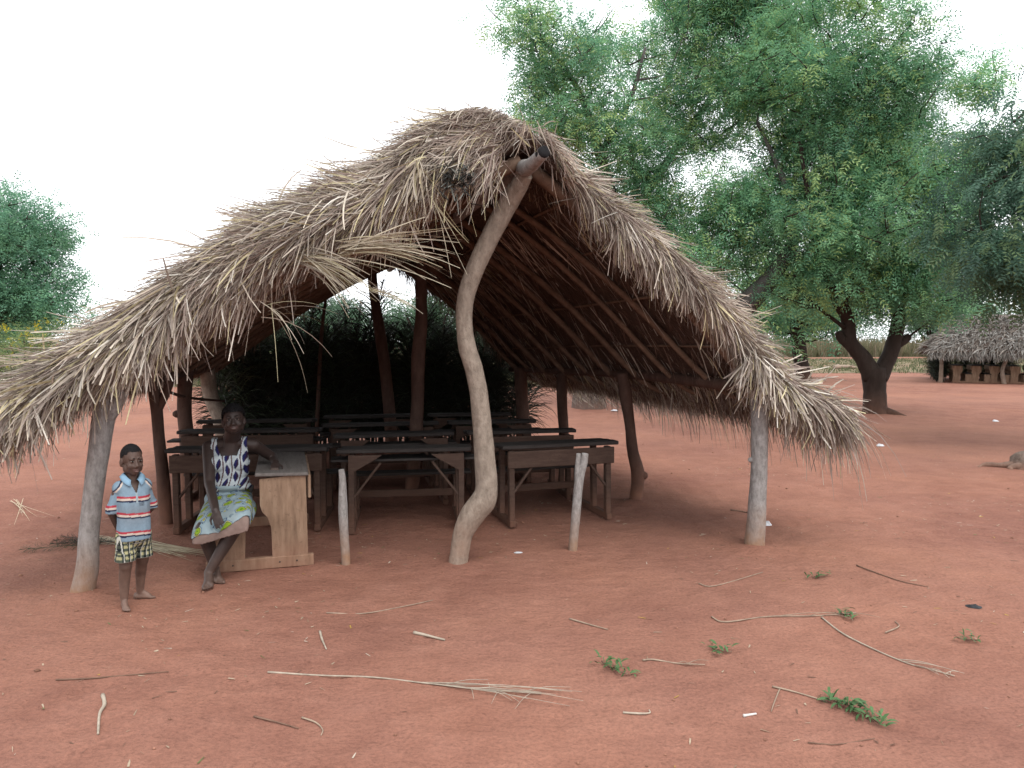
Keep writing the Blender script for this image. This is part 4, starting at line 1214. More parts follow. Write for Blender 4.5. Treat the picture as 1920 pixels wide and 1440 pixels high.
# ================================================================== PEOPLE
def capsule(p0, p1, r0, r1, k=14):
    p0, p1 = np.asarray(p0, float), np.asarray(p1, float)
    ax = p1 - p0; L = np.linalg.norm(ax); ax = ax / max(L, 1e-6)
    th = np.linspace(-np.pi / 2, 0, 5)
    P = [p0 + ax * r0 * math.sin(t) for t in th] + [p1 + ax * r1 * math.sin(t) for t in -th[::-1]]
    R = [max(1e-4, r0 * math.cos(t)) for t in th] + [max(1e-4, r1 * math.cos(t)) for t in -th[::-1]]
    ref = np.array([0, 0, 1.]) if abs(ax[2]) < .8 else np.array([1., 0, 0])
    n1 = nrm(np.cross(ax, ref)); n2 = np.cross(ax, n1)
    an = np.linspace(0, 2 * np.pi, k, endpoint=False)
    V = np.concatenate([p + r * (np.cos(an)[:, None] * n1 + np.sin(an)[:, None] * n2) for p, r in zip(P, R)])
    F = [(i * k + j, i * k + (j + 1) % k, (i + 1) * k + (j + 1) % k, (i + 1) * k + j) for i in range(len(P) - 1) for j in range(k)]
    F += [tuple(range(k))[::-1], tuple((len(P) - 1) * k + j for j in range(k))]
    return V, F
def ellip(c, r, R=None, k=18, m=12):
    c = np.asarray(c, float)
    th = np.linspace(0, np.pi, m + 1)
    an = np.linspace(0, 2 * np.pi, k, endpoint=False)
    V = np.concatenate([np.stack([max(1e-3, math.sin(t)) * np.cos(an), max(1e-3, math.sin(t)) * np.sin(an), np.full(k, math.cos(t))], 1) for t in th]) * np.asarray(r, float)
    if R is not None: V = V @ np.asarray(R).T
    F = [(i * k + j, (i + 1) * k + j, (i + 1) * k + (j + 1) % k, i * k + (j + 1) % k) for i in range(m) for j in range(k)]
    F += [tuple(range(k)), tuple(m * k + j for j in range(k))[::-1]]
    return V + c, F
def loft(rings, k=28):
    """closed solid from (cx,cy,z,rx,ry) rings"""
    an = np.linspace(0, 2 * np.pi, k, endpoint=False)
    V = np.concatenate([np.stack([cx + rx * np.sign(np.cos(an)) * np.abs(np.cos(an)) ** .85, cy + ry * np.sign(np.sin(an)) * np.abs(np.sin(an)) ** .85, np.full(k, z)], 1) for cx, cy, z, rx, ry in rings])
    n = len(rings)
    F = [(i * k + j, i * k + (j + 1) % k, (i + 1) * k + (j + 1) % k, (i + 1) * k + j) for i in range(n - 1) for j in range(k)]
    F += [tuple(range(k))[::-1], tuple((n - 1) * k + j for j in range(k))]
    return V, F
def fuse(name, prims, voxel, smooth_it=6, fac=.5):
    """overlapping solids -> one continuous skin"""
    mb = MB()
    for V, F in prims: mb.add(V, F)
    me = mb.mesh(name + '_raw')
    o = bpy.data.objects.new(name + '_raw', me); COL.objects.link(o)
    md = o.modifiers.new('r', 'REMESH'); md.mode = 'VOXEL'; md.voxel_size = voxel
    if smooth_it:
        sm = o.modifiers.new('s', 'SMOOTH'); sm.iterations = smooth_it; sm.factor = fac
    dg = bpy.context.evaluated_depsgraph_get(); dg.update()
    out = bpy.data.meshes.new_from_object(o.evaluated_get(dg))
    bpy.data.objects.remove(o); bpy.data.meshes.remove(me)
    out.name = name
    out.materials.clear()
    return out
def verts(me):
    a = np.zeros(len(me.vertices) * 3, np.float32); me.vertices.foreach_get('co', a); return a.reshape(-1, 3).astype(float)
def setverts(me, V):
    me.vertices.foreach_set('co', np.ascontiguousarray(V, np.float32).ravel()); me.update()
def cut(me, mask):
    bm = bmesh.new(); bm.from_mesh(me); bm.verts.ensure_lookup_table()
    bmesh.ops.delete(bm, geom=[bm.verts[i] for i in np.nonzero(mask)[0]], context='VERTS')
    bm.to_mesh(me); bm.free(); me.update()
def hand(wrist, d, nrml, size, side=1, curl=.5, spread=.16):
    """palm with four unequal bent fingers and a thumb; d along the hand, nrml = back of the hand, side = thumb side"""
    wrist = np.asarray(wrist, float); d = nrm(d); nr = nrm(np.asarray(nrml) - d * np.dot(nrml, d)); x = np.cross(d, nr) * side
    s = size; out = []
    R = np.stack([x, d, nr], 1)
    out.append(ellip(wrist + d * .24 * s, (.20 * s, .27 * s, .085 * s), R))
    out.append(capsule(wrist - d * .1 * s, wrist + d * .12 * s, .115 * s, .13 * s))
    for i, (off, ln) in enumerate(((.145, .36), (.05, .41), (-.05, .38), (-.14, .29))):
        a = wrist + d * .44 * s + x * off * s
        d1 = nrm(d + x * off * spread * 4 - nr * curl * .5)
        d2 = nrm(d1 - nr * curl * .9)
        b = a + d1 * ln * s * .52; c = b + d2 * ln * s * .5
        out.append(capsule(a - d * .06 * s, b, .054 * s, .048 * s, 10)); out.append(capsule(b, c, .047 * s, .036 * s, 10))
    a = wrist + d * .14 * s + x * .13 * s
    b = a + nrm(x * .85 + d * .7 - nr * .25) * .24 * s; c = b + nrm(d * .9 + x * .15 - nr * .35) * .2 * s
    out.append(capsule(a, b, .07 * s, .056 * s, 10)); out.append(capsule(b, c, .054 * s, .042 * s, 10))
    return out
def foot(ankle, toe_dir, L, z0=.0, side=1):
    """foot with heel, instep and five toes; side=+1 when the big toe lies to the left of toe_dir"""
    a = np.asarray(ankle, float); d = nrm(np.array([toe_dir[0], toe_dir[1], 0.])); x = np.array([-d[1], d[0], 0]) * side
    r = L * .13
    g = np.array([a[0], a[1], z0]); out = []
    out.append(capsule(g - d * L * .17 + [0, 0, r * 1.0], g + d * L * .1 + [0, 0, r * .95], r * 1.05, r * 1.0))
    out.append(capsule(a, g + d * L * .38 + [0, 0, r * .85], L * .135, r * .85))
    out.append(capsule(g + d * L * .1 + [0, 0, r], g + d * L * .47 + x * L * .06 + [0, 0, r * .62], r, r * .68))
    out.append(capsule(g + d * L * .1 + [0, 0, r * .9], g + d * L * .42 - x * L * .09 + [0, 0, r * .55], r * .9, r * .55))
    for i, (o, ln, tr) in enumerate(((.11, .20, .5), (.04, .19, .36), (-.02, .165, .34), (-.075, .14, .32), (-.125, .11, .31))):
        s = g + d * L * (.50 - .035 * i) + x * L * o + [0, 0, r * .5]
        out.append(capsule(s - d * L * .05, s + d * L * ln * .8 + [0, 0, -r * (.5 - tr)], r * tr * 1.05, r * tr * .9, 8))
    return out
def head(c, s, R, female=False):
    """head solids about the head centre c; s scales a 0.2 m tall head; local -y is the face"""
    c = np.asarray(c, float)
    P = []
    def e(o, r): P.append(ellip(c + R @ (np.array(o) * s), np.array(r) * s, R))
    def k(o, o2, r, r2): P.append(capsule(c + R @ (np.array(o) * s), c + R @ (np.array(o2) * s), r * s, r2 * s))
    e((0, .012, .022), (.070, .088, .078)); e((0, -.028, -.030), (.055, .056, .066)); e((0, -.05, -.074), (.026, .026, .020))
    for q in (-1, 1):
        e((q * .030, -.052, -.028), (.028, .028, .026)); e((q * .073, .014, -.012), (.010, .020, .030)); e((q * .048, -.01, -.05), (.02, .035, .03))
        e((q * .012, -.086, -.032), (.010, .010, .0085)); e((q * .027, -.070, .020), (.024, .014, .008))
        e((q * .028, -.070, -.001), (.016, .010, .0045))
    k((0, -.078, .004), (0, -.092, -.026), .008, .013)
    e((0, -.080, -.051), (.019, .011, .0062)); e((0, -.079, -.0615), (.017, .011, .0068))
    return P
def face_parts(c, s, R, parent, skin_lip, eye_open=1.0):
    c = np.asarray(c, float)
    W = mat_plain('eye_white', (.20, .16, .14), .35, .05); I_ = mat_plain('iris_dark', (.008, .006, .005), .2, .1)
    B = mat_plain('brow_hair', (.008, .007, .007), .9, .2); Lm = mat_plain('lip', skin_lip, .5, .15)
    for q in (-1, 1):
        eo = MB().add(*ellip(c + R @ (np.array((q * .028, -.0745, .004)) * s), np.array((.0125, .0075, .0058 * eye_open)) * s, R)).build('eye', W, parent)
        MB().add(*ellip(c + R @ (np.array((q * .027, -.0800, .0045)) * s), np.array((.0066, .004, .0062 * eye_open)) * s, R)).build('iris', I_, eo)
        mb = MB(); pts = [c + R @ (np.array((q * (.012 + .010 * i), -.083 + .004 * i + .0012 * i * i, .022 + .0018 * math.sin(i * 1.0))) * s) for i in range(4)]
        mb.tube(pts, np.array([.0026, .0036, .0034, .0018]) * s, k=6, sub=3); mb.build('eyebrow', B, parent)
    MB().add(*ellip(c + R @ (np.array((0, -.0870, -.0625)) * s), np.array((.0140, .0075, .0050)) * s, R)).build('lip', Lm, parent)

def paint(me, mat, fn):
    V = verts(me); set_col(me, fn(V)); me.materials.clear(); me.materials.append(mat)

# ---------------------------------------------------------------- the boy (local: faces -y, x to his own left)
bp = (ground(236, 1150) + ground(274, 1126)) / 2
BOY = empty('person', (bp[0], bp[1], 0), 'barefoot small child in blue striped polo shirt and plaid shorts standing by the shelter post', 'person', rz=math.radians(44))
ROT = rotz(math.radians(44)).T
def bl(px, py):
    g = ground(px, py) - [bp[0], bp[1], 0]; return (ROT @ g) / [.87, .90, 1]
fR = bl(236, 1142); fL = bl(273, 1122)
HZ = .921
BOY.scale = (.87, .90, 1.0)
hc = np.array([0.0, -.005, HZ]); Rh = np.array(Euler((math.radians(3), 0, math.radians(4))).to_matrix()); hs = .94
pr = head(hc, hs, Rh)
pr += [capsule((0, .012, .76), (0, .008, .87), .040, .038)]
pr += [ellip((0, .005, .69), (.088, .064, .10)), ellip((0, -.006, .585), (.090, .072, .10)), ellip((0, .005, .475), (.092, .07, .075)), capsule((-.070, .005, .762), (.070, .005, .762), .036, .036)]
hipR, hipL = np.array([-.05, .005, .45]), np.array([.05, .005, .45])
ankR = np.array([fR[0] + .0, fR[1] + .03, .052]); ankL = np.array([fL[0] - .03, fL[1] + .02, .052])
kneeR = (hipR + ankR) / 2 + [-.004, -.022, .02]; kneeL = (hipL + ankL) / 2 + [.004, -.018, .02]
for h_, k_, a_, td, sd in ((hipR, kneeR, ankR, (-.15, -1), 1), (hipL, kneeL, ankL, (.85, -.55), -1)):
    pr += [capsule(h_, k_, .062, .043), capsule(k_, k_ * .5 + a_ * .5 + [0, .008, .02], .040, .038), capsule(k_ * .5 + a_ * .5 + [0, .008, .02], a_, .038, .025), ellip(k_ + [0, -.012, 0], (.03, .03, .034))]
    pr += foot(a_, td, .155, 0.0, sd)
shR, shL = np.array([-.096, .008, .755]), np.array([.096, .008, .755])
elR, elL = np.array([-.130, .040, .60]), np.array([.130, .040, .60])
wrR, wrL = np.array([-.075, .100, .495]), np.array([.06, .105, .50])
for a_, b_, c_ in ((shR, elR, wrR), (shL, elL, wrL)):
    pr += [capsule(a_, b_, .031, .026), capsule(b_, c_, .025, .020)]
pr += hand(wrR, (.7, .15, -.35), (-.2, 1, .2), .105, -1, .4) + hand(wrL, (-.7, .25, -.3), (.2, 1, .1), .105, 1, .4)
me = fuse('body', pr, .0045, 5)
SK_B = np.array((.098, .058, .044))
def boy_skin(V):
    c = np.tile(SK_B, (len(V), 1))
    d = np.clip((.34 - V[:, 2]) / .3, 0, 1)[:, None] * (.62 + .25 * wob(V, 22, 1)[:, None])
    c = c * (1 - d) + np.array((.27, .165, .125)) * d                    # dust on the shins and feet
    q = (V - hc) @ Rh / hs
    lip = (np.abs(q[:, 0]) < .024) & (q[:, 1] < -.072) & (np.abs(q[:, 2] + .056) < .010)
    c[lip] = (.125, .070, .062)
    return c
paint(me, M_SKIN, boy_skin)
link('body', me, BOY)
face_parts(hc, hs, Rh, BOY, (.15, .085, .075))
# close-cropped hair
hm = fuse('hair', [ellip(hc + Rh @ (np.array((0, .014, .026)) * hs), np.array((.0735, .0915, .0805)) * hs, Rh)], .005, 1)
V = verts(hm); q = (V - hc) @ Rh / hs
cut(hm, (q[:, 2] < .052 + np.clip(-q[:, 1], 0, .1) * .05 - np.clip(q[:, 1] + .02, 0, 1) * .95 + (np.abs(q[:, 0]) > .05) * -.012) | ((q[:, 1] < -.045) & (q[:, 2] < .063)))
V = verts(hm); setverts(hm, V + nrm(rng.normal(size=V.shape)) * .0016)
hm.materials.append(mat_plain('short_black_hair', (.012, .011, .012), .9, .4, 90, .003)); link('hair', hm, BOY)
# polo shirt
rings = [(0, .0, .432, .110, .088), (0, .0, .47, .111, .090), (0, -.003, .55, .106, .088), (0, -.002, .63, .105, .086), (0, .002, .70, .107, .080), (0, .004, .75, .108, .066), (0, .006, .785, .088, .056), (0, .008, .812, .058, .05), (0, .008, .835, .046, .046)]
pr = [loft(rings), capsule((-.082, .006, .752), (.082, .006, .752), .050, .050)]
for a_, b_, sg in ((shR, elR, -1), (shL, elL, 1)):
    m_ = a_ + (b_ - a_) * .80
    pr += [capsule(a_ + [-sg * .02, 0, .0], m_, .042, .041), loft([(m_[0] + sg * .003, m_[1], m_[2] - .028, .043, .046), (m_[0], m_[1], m_[2] + .02, .041, .044)])]
sm_ = fuse('shirt', pr, .0045, 4)
V = verts(sm_)
fold = .0035 * wob(V * [1, 1, .45], 38, 2) + .003 * wob(V * [1.5, 1.5, .25], 22, 5)
Nn = nrm(V - np.array([0, .0, 0]) * 0 - np.stack([V[:, 0] * .35, V[:, 1] * .1, V[:, 2]], 1))
V = V + Nn * (fold * np.clip((.78 - V[:, 2]) / .1, 0, 1))[:, None]
setverts(sm_, V)
cut(sm_, ((V[:, 2] > .825)) | ((V[:, 1] < 0) & (V[:, 2] > .728) & (np.abs(V[:, 0] - .002) < (V[:, 2] - .724) * .42)))
def shirt_col(V):
    base = np.array((.25, .35, .435)); c = np.tile(base, (len(V), 1))
    c *= (1 + .07 * wob(V, 25, 4))[:, None]
    dirt = np.clip(wob(V, 14, 7) + .55, 0, 1) * np.clip(1 - np.abs(V[:, 2] - .60) / .09, 0, 1) * (V[:, 1] < 0) * .38
    c = c * (1 - dirt[:, None]) + np.array((.22, .17, .14)) * dirt[:, None]
    red, cream, navy = (.47, .05, .075), (.68, .58, .50), (.018, .022, .06)
    zz = V[:, 2] + .006 * np.sin(V[:, 0] * 16) + .003 * wob(V, 18, 2)
    arm = np.abs(V[:, 0]) > .110
    for z0, msk in ((.705, ~arm), (.605, ~arm), (.492, ~arm), (.650, arm & (V[:, 2] > .59))):
        for i, cc in enumerate((red, cream, navy)):
            w = .0125 if i != 2 else .0095
            top = z0 - (0, .0125, .025)[i]
            c[msk & (zz <= top) & (zz > top - w)] = cc
    q = .75 * np.abs(V[:, 0]) + .66 * (V[:, 2] - .76)
    sh = (V[:, 2] > .735) & (np.abs(V[:, 0]) > .072)
    c[sh & (q > .070) & (q < .079)] = cream; c[sh & (q >= .079) & (q < .087)] = navy
    pk = (np.abs(V[:, 0] - .003) < .006) & (V[:, 1] < -.03) & (V[:, 2] > .665) & (V[:, 2] < .73)
    c[pk] = (.38, .46, .50)
    lt = (np.abs(V[:, 0] - .035) < .016) & (V[:, 1] < -.03) & (np.abs(V[:, 2] - .655) < .010) & (np.sin(V[:, 0] * 700) > -.1)
    c[lt] = (.07, .08, .10)
    return c
paint(sm_, M_CLOTH, shirt_col)
SHIRT = link('shirt', sm_, BOY)
sd_ = SHIRT.modifiers.new('t', 'SOLIDIFY'); sd_.thickness = .004
# collar
cv, cf = [], []
th = np.linspace(math.radians(-68), math.radians(248), 30)
for i, t in enumerate(th):
    fr = max(0, -math.sin(t))                                        # 1 at the front
    ln = .030 + .016 * fr
    ci, si = math.cos(t), math.sin(t)
    cv += [(.047 * ci, .010 + .047 * si, .838 - .042 * fr ** 2), ((.047 + ln * .3) * ci, .010 + (.047 + ln * .3) * si, .842 - .045 * fr ** 2), ((.050 + ln) * ci, .008 + (.050 + ln * .85) * si, .822 - .058 * fr ** 1.5)]
for i in range(len(th) - 1):
    for j in (0, 1): cf.append((3 * i + j, 3 * i + j + 1, 3 * i + j + 4, 3 * i + j + 3))
col_ = MB().add(cv, cf).build('collar', mat_plain('polo_collar', (.26, .42, .56), .92, .10, 30), SHIRT)
col_.modifiers.new('t', 'SOLIDIFY').thickness = .005
# plaid shorts
pr = [ellip((0, .004, .46), (.110, .084, .085))]
for h_, k_, sg in ((hipR, kneeR, -1), (hipL, kneeL, 1)):
    b_ = h_ + (k_ - h_) * .62
    pr += [capsule(h_, b_ + [0, 0, .02], .070, .066), loft([(b_[0] + sg * .004, b_[1], b_[2] - .035, .068, .070), (b_[0], b_[1], b_[2] + .02, .066, .068)])]
so = fuse('shorts', pr, .0045, 3)
V = verts(so)
def plaid(V):
    a, b_ = V[:, 0] * 1.0 + .6 * V[:, 1], V[:, 2]
    c = np.tile(np.array((.50, .47, .26)), (len(V), 1))
    f = lambda t, p, w: (np.mod(t, p) < w)
    c[f(a, .034, .016)] *= (.16, .19, .27); c[f(b_, .034, .016)] *= (.20, .25, .34)
    c[f(a + .02, .036, .004)] = (.62, .62, .55); c[f(b_ + .02, .036, .004)] = (.62, .62, .55)
    return c * (1 + .1 * wob(V, 30, 3))[:, None]
paint(so, M_CLOTH, plaid); link('shorts', so, BOY)

# ---------------------------------------------------------------- the seated woman (joints from the photograph, local frame turned to face the yard)
WA = math.radians(17)
wb = at(428, 940, 5.42); wb[2] = 0
WOMAN = empty('person', wb, 'woman in navy leaf-print top and blue-green wrap skirt sitting on the tan bench desk', 'person', rz=WA)
RW = rotz(WA).T
def J(px, py, d): return RW @ (at(px, py, d) - wb)
SEAT = .372
hd = J(438, 788, 5.30); nk = J(434, 822, 5.40)
ch = J(431, 862, 5.42); wa = J(431, 902, 5.42); pe = J(429, 938, 5.43)
sR, sL = J(391, 838, 5.42), J(476, 834, 5.46)
eR, wR = J(393, 908, 5.20), J(404, 957, 4.90)
eL = J(512, 858, 5.66); eL[2] = max(eL[2], .735); wL = J(517, 873, 5.48); wL[2] = .738
hR, hL = J(412, 944, 5.43), J(450, 943, 5.43)
kR, kL = J(381, 992, 4.97), J(450, 974, 4.96)
aR, aL = J(404, 1082, 5.03), J(391, 1080, 4.90)
aR[2] = .075; aL[2] = .085
Rw = np.array(Euler((math.radians(-6), math.radians(-4), math.radians(2))).to_matrix()); ws = 1.02
pr = head(hd, ws, Rw, True)
pr += [capsule(nk, hd + Rw @ np.array([0, .02, -.05]), .058, .054), capsule(nk + [0, .0, -.03], ch, .055, .08)]
pr += [ellip(ch + [0, .01, .0], (.130, .095, .13)), ellip((ch + wa) / 2, (.122, .095, .10)), ellip(wa, (.128, .100, .10)), ellip(pe + [0, .01, 0], (.150, .115, .10))]
pr += [capsule(sR + [.02, .01, .0], sL + [-.02, .01, .0], .052, .052), capsule(nk + [0, .015, -.03], sR, .045, .045), capsule(nk + [0, .015, -.03], sL, .045, .045)]
for q in (-1, 1): pr += [ellip(ch + [q * .062, -.062, -.01], (.058, .050, .055))]
pr += [capsule(sR, eR, .046, .038), capsule(eR, wR, .037, .027), capsule(sL, eL, .046, .038), capsule(eL, wL, .036, .027)]
pr += hand(wR, J(412, 990, 4.80) - wR, (-.35, -.8, .45), .165, 1, .45) + hand(wL, np.array([-.06, -.9, -.10]), (.1, -.2, 1), .165, -1, .55)
pr += [capsule(hR, kR, .085, .054), capsule(hL, kL, .085, .054)]
for k_, a_ in ((kR, aR), (kL, aL)):
    m_ = k_ * .58 + a_ * .42 + [0, .018, 0]
    pr += [capsule(k_, m_, .052, .048), capsule(m_, a_, .048, .031)]
pr += foot(aR, np.array([.28, -1.0]), .225, 0.0, 1) + foot(aL, np.array([.05, -1.0]), .225, 0.012, -1)
me = fuse('body', pr, .0055, 5)
SK_W = np.array((.044, .028, .024))
def wskin(V):
    c = np.tile(SK_W, (len(V), 1))
    d = np.clip((.26 - V[:, 2]) / .28, 0, 1)[:, None] * (.45 + .25 * wob(V, 20, 1)[:, None])
    c = c * (1 - d) + np.array((.24, .15, .115)) * d
    q = (V - hd) @ Rw / ws
    lip = (np.abs(q[:, 0]) < .026) & (q[:, 1] < -.072) & (np.abs(q[:, 2] + .056) < .012)
    c[lip] = (.085, .048, .044)
    tips = (np.linalg.norm(V - (wL + np.array([-.01, -.15, -.045])), axis=1) < .05)
    c[tips] = c[tips] * .5 + np.array((.16, .11, .09)) * .5
    return c
paint(me, M_SKIN, wskin); link('body', me, WOMAN)
face_parts(hd, ws, Rw, WOMAN, (.10, .058, .052), .8)
MB().add(*ellip(hd + Rw @ (np.array((0, -.0885, -.0565)) * ws), np.array((.015, .004, .0028)) * ws, Rw)).build('teeth', mat_plain('teeth', (.22, .19, .17), .4, .05), WOMAN)
hm = fuse('hair', [ellip(hd + Rw @ (np.array((0, .018, .034)) * ws), np.array((.081, .096, .086)) * ws, Rw), ellip(hd + Rw @ (np.array((0, .05, .06)) * ws), np.array((.062, .06, .055)) * ws, Rw)], .006, 1)
V = verts(hm); q = (V - hd) @ Rw / ws
cut(hm, (q[:, 2] < .045 - np.clip(q[:, 1] + .035, 0, 1) * 1.1) | ((q[:, 1] < -.05) & (q[:, 2] < .058)))
V = verts(hm); setverts(hm, V + nrm(rng.normal(size=V.shape)) * .003 + nrm(V - hd) * (.003 * wob(V, 60, 2))[:, None])
hm.materials.append(mat_plain('black_hair', (.009, .008, .009), .9, .4, 80, .006)); link('hair', hm, WOMAN)
# sleeveless printed top
pr = [ellip(ch + [0, .008, .0], (.143, .108, .14)), ellip((ch + wa) / 2, (.136, .110, .11)), ellip(wa + [0, 0, -.005], (.142, .114, .075)),
      capsule(nk + [0, .02, -.03], sR + [.012, 0, .004], .056, .060), capsule(nk + [0, .02, -.03], sL + [-.012, 0, .004], .056, .060), capsule(sR + [.03, .01, -.03], sL + [-.03, .01, -.03], .07, .07),
      ellip(wa + [.07, -.03, -.035], (.085, .075, .035)), ellip(wa + [-.06, -.02, -.04], (.09, .08, .03))]
for q in (-1, 1): pr += [ellip(ch + [q * .062, -.062, -.012], (.071, .063, .068))]
tp = fuse('top', pr, .005, 5)
V = verts(tp)
setverts(tp, V + nrm(np.stack([V[:, 0] - ch[0], V[:, 1] - ch[1], V[:, 2] * 0], 1)) * (.004 * wob(V * [1, 1, .5], 30, 3))[:, None])
V = verts(tp); xx = V[:, 0] - ch[0]; tilt = (sL[2] - sR[2]) / (sL[0] - sR[0])
zz = V[:, 2] - tilt * xx
neck = ch[2] + .045 + .55 * np.clip(np.abs(xx) - .052, 0, .05) * 4
cut(tp, ((V[:, 1] < .0 + ch[1] + .02) & (np.abs(xx) < .083) & (V[:, 2] > neck)) | ((V[:, 1] >= ch[1] + .02) & (np.abs(xx) < .085) & (V[:, 2] > ch[2] + .105))
    | ((np.abs(xx) > .130) & (V[:, 2] > ch[2] - .01)) | (zz > ch[2] + .165))
def leafprint(V):
    x = V[:, 0] - ch[0]; z = V[:, 2] - wa[2]
    y = V[:, 1] - ch[1]
    x = x * (1 + np.clip(np.abs(y) - .02, 0, .2))                     # wraps round the sides
    sx = x - z * .12 - .012 * np.sin(z * 18)
    c = np.tile(np.array((.56, .63, .66)), (len(V), 1))
    P_ = .066
    cell = np.floor(sx / P_); fx = sx - (cell + .5) * P_
    c[np.abs(np.abs(fx) - P_ / 2) < .0048] = (.13, .075, .075)
    zc = z + np.mod(cell, 2) * .05 + .012 * np.sin(cell * 3.1)
    iz = np.floor(zc / .098); fz = zc - (iz + .5) * .098
    sk = fx - fz * .28 * np.where(np.mod(iz + cell, 2) > .5, 1, -.6)
    lf = np.abs(sk) < .0185 * np.clip(1 - (np.abs(fz) / .043) ** 1.7, 0, 1)
    c[lf] = (.022, .026, .105)
    c[lf & (sk > .002)] = (.042, .022, .055)
    return c
paint(tp, M_CLOTH, leafprint)
TOP = link('top', tp, WOMAN); TOP.modifiers.new('t', 'SOLIDIFY').thickness = .004
# wrap skirt to the knees and the brown slip below it
gap = lambda a, b, t: a + (b - a) * t
kR2, kL2 = gap(hR, kR, .97) + [0, 0, .012], gap(hL, kL, .97) + [0, 0, .012]
def drape(t, w, lift=.0):
    return gap(gap(hR, kR, t), gap(hL, kL, t), w) + [0, 0, lift]
def loft2(secs, k=40):
    """closed solid through sections (centre, half-width vector, half-height vector, sag of the top middle)"""
    an = np.linspace(0, 2 * np.pi, k, endpoint=False); V = []
    for c_, X_, Z_, sag in secs:
        cx = np.sign(np.cos(an)) * np.abs(np.cos(an)) ** .75; cz = np.sign(np.sin(an)) * np.abs(np.sin(an)) ** .75
        cz = cz - sag * np.clip(np.sin(an), 0, 1) * np.exp(-(cx / .38) ** 2)
        V.append(np.asarray(c_) + cx[:, None] * np.asarray(X_) + cz[:, None] * np.asarray(Z_))
    V = np.concatenate(V); n = len(secs)
    F = [(i * k + j, i * k + (j + 1) % k, (i + 1) * k + (j + 1) % k, (i + 1) * k + j) for i in range(n - 1) for j in range(k)]
    return V, F + [tuple(range(k))[::-1], tuple((n - 1) * k + j for j in range(k))]
def sec(t, wid, hz, sag=0.0, dz=0.0, fw=0.0):
    a_, b_ = gap(hR, kR, t), gap(hL, kL, t); c_ = (a_ + b_) / 2 + [0, -fw, dz]
    X_ = (b_ - a_) / 2; X_ = X_ + nrm(X_) * wid
    return (c_, X_, np.array([0, 0, hz]), sag)
pr = [ellip(wa + [0, .0, -.03], (.146, .118, .05)), ellip(pe + [0, .0, .01], (.172, .130, .105))]
pr += [loft2([sec(-.05, .10, .105), sec(.25, .098, .105, .05), sec(.55, .092, .10, .22), sec(.8, .086, .095, .34, -.004), sec(.97, .080, .092, .40, -.008), sec(1.10, .076, .084, .42, -.022), sec(1.18, .066, .068, .42, -.045), sec(1.21, .05, .045, .4, -.06)])]
pr += [capsule(gap(hL, kL, .2) + [.05, 0, -.02], gap(hL, kL, .62) + [.045, 0, -.03], .07, .05)]
sk = fuse('skirt', pr, .0055, 5)
V = verts(sk)
V = V + nrm(rng.normal(size=(1, 3))) * 0 + np.array([0, -.3, 1.]) * (.0055 * wob(V * [1, .5, .8], 24, 1) + .004 * wob(V, 50, 5))[:, None]
V[:, 2] = np.maximum(V[:, 2], np.where(V[:, 1] > -.2, SEAT - .003, -1))
setverts(sk, V)
full = sk.copy()
hm_, km_ = (hR + hL) / 2, (kR + kL) / 2; kd = km_ - hm_
tp_ = ((V - hm_) @ kd) / (kd @ kd); side_ = (V[:, 0] - hm_[0]) / .15
hem = 1.19 + .03 * np.sin(side_ * 2.2 + .6)
cut(sk, (tp_ > hem) | ((V[:, 2] < km_[2] - .028 + .035 * side_ + .010 * np.sin(side_ * 5)) & (tp_ > .72)))
m, nt, b = new_mat('wrap_skirt_print')
tc = coords(nt, 'Object')
dis = N(nt, 'ShaderNodeTexNoise', inputs={'Scale': 14.0, 'Detail': 2.0}); nt.links.new(tc, dis.inputs['Vector'])
ad = N(nt, 'ShaderNodeMixRGB', blend_type='ADD', inputs={0: .045}); nt.links.new(tc, ad.inputs[1]); nt.links.new(dis.outputs['Color'], ad.inputs[2])
vo = N(nt, 'ShaderNodeTexVoronoi', inputs={'Scale': 11.5, 'Randomness': .85}); nt.links.new(ad.outputs[0], vo.inputs['Vector'])
c = ramp(nt, vo.outputs['Distance'], [(.0, (.14, .28, .03)), (.12, (.34, .50, .04)), (.31, (.04, .06, .09)), (.345, (.60, .52, .10)), (.40, (.38, .50, .58)), (.46, (.08, .12, .24)), (.50, (.38, .50, .58)), (.62, (.44, .55, .62))])
for el in nt.nodes:
    if el.type == 'VALTORGB': el.color_ramp.interpolation = 'CONSTANT'
sel = N(nt, 'ShaderNodeSeparateColor'); nt.links.new(vo.outputs['Color'], sel.inputs[0])
gt = N(nt, 'ShaderNodeMath', operation='GREATER_THAN', inputs={1: .18}); nt.links.new(sel.outputs[0], gt.inputs[0])
plainc = ramp(nt, vo.outputs['Distance'], [(.0, (.44, .53, .58)), (.20, (.38, .48, .42)), (.24, (.16, .24, .34)), (.28, (.44, .53, .58)), (.38, (.20, .28, .36)), (.41, (.46, .55, .60))])
cc = mixc(nt, 1.0, mixc(nt, gt.outputs[0], plainc, c), (.52, .53, .51), 'MULTIPLY')
nt.links.new(cc, b.inputs['Base Color']); b.inputs['Roughness'].default_value = .9; b.inputs['Specular IOR Level'].default_value = .1
sk.materials.append(m); link('skirt', sk, WOMAN).modifiers.new('t', 'SOLIDIFY').thickness = .004
sl = full; sl.name = 'slip'; sl.materials.clear()
V = verts(sl); cen = hm_ + kd * np.clip(tp_, 0, 1.1)[:, None]
V = V - nrm(V - cen) * .008; V[:, 2] -= .012 * np.clip(tp_ - .6, 0, 1)
setverts(sl, V)
cut(sl, (tp_ < .55) | (V[:, 2] < km_[2] - .072 + .045 * np.clip(side_, -1, 1)))
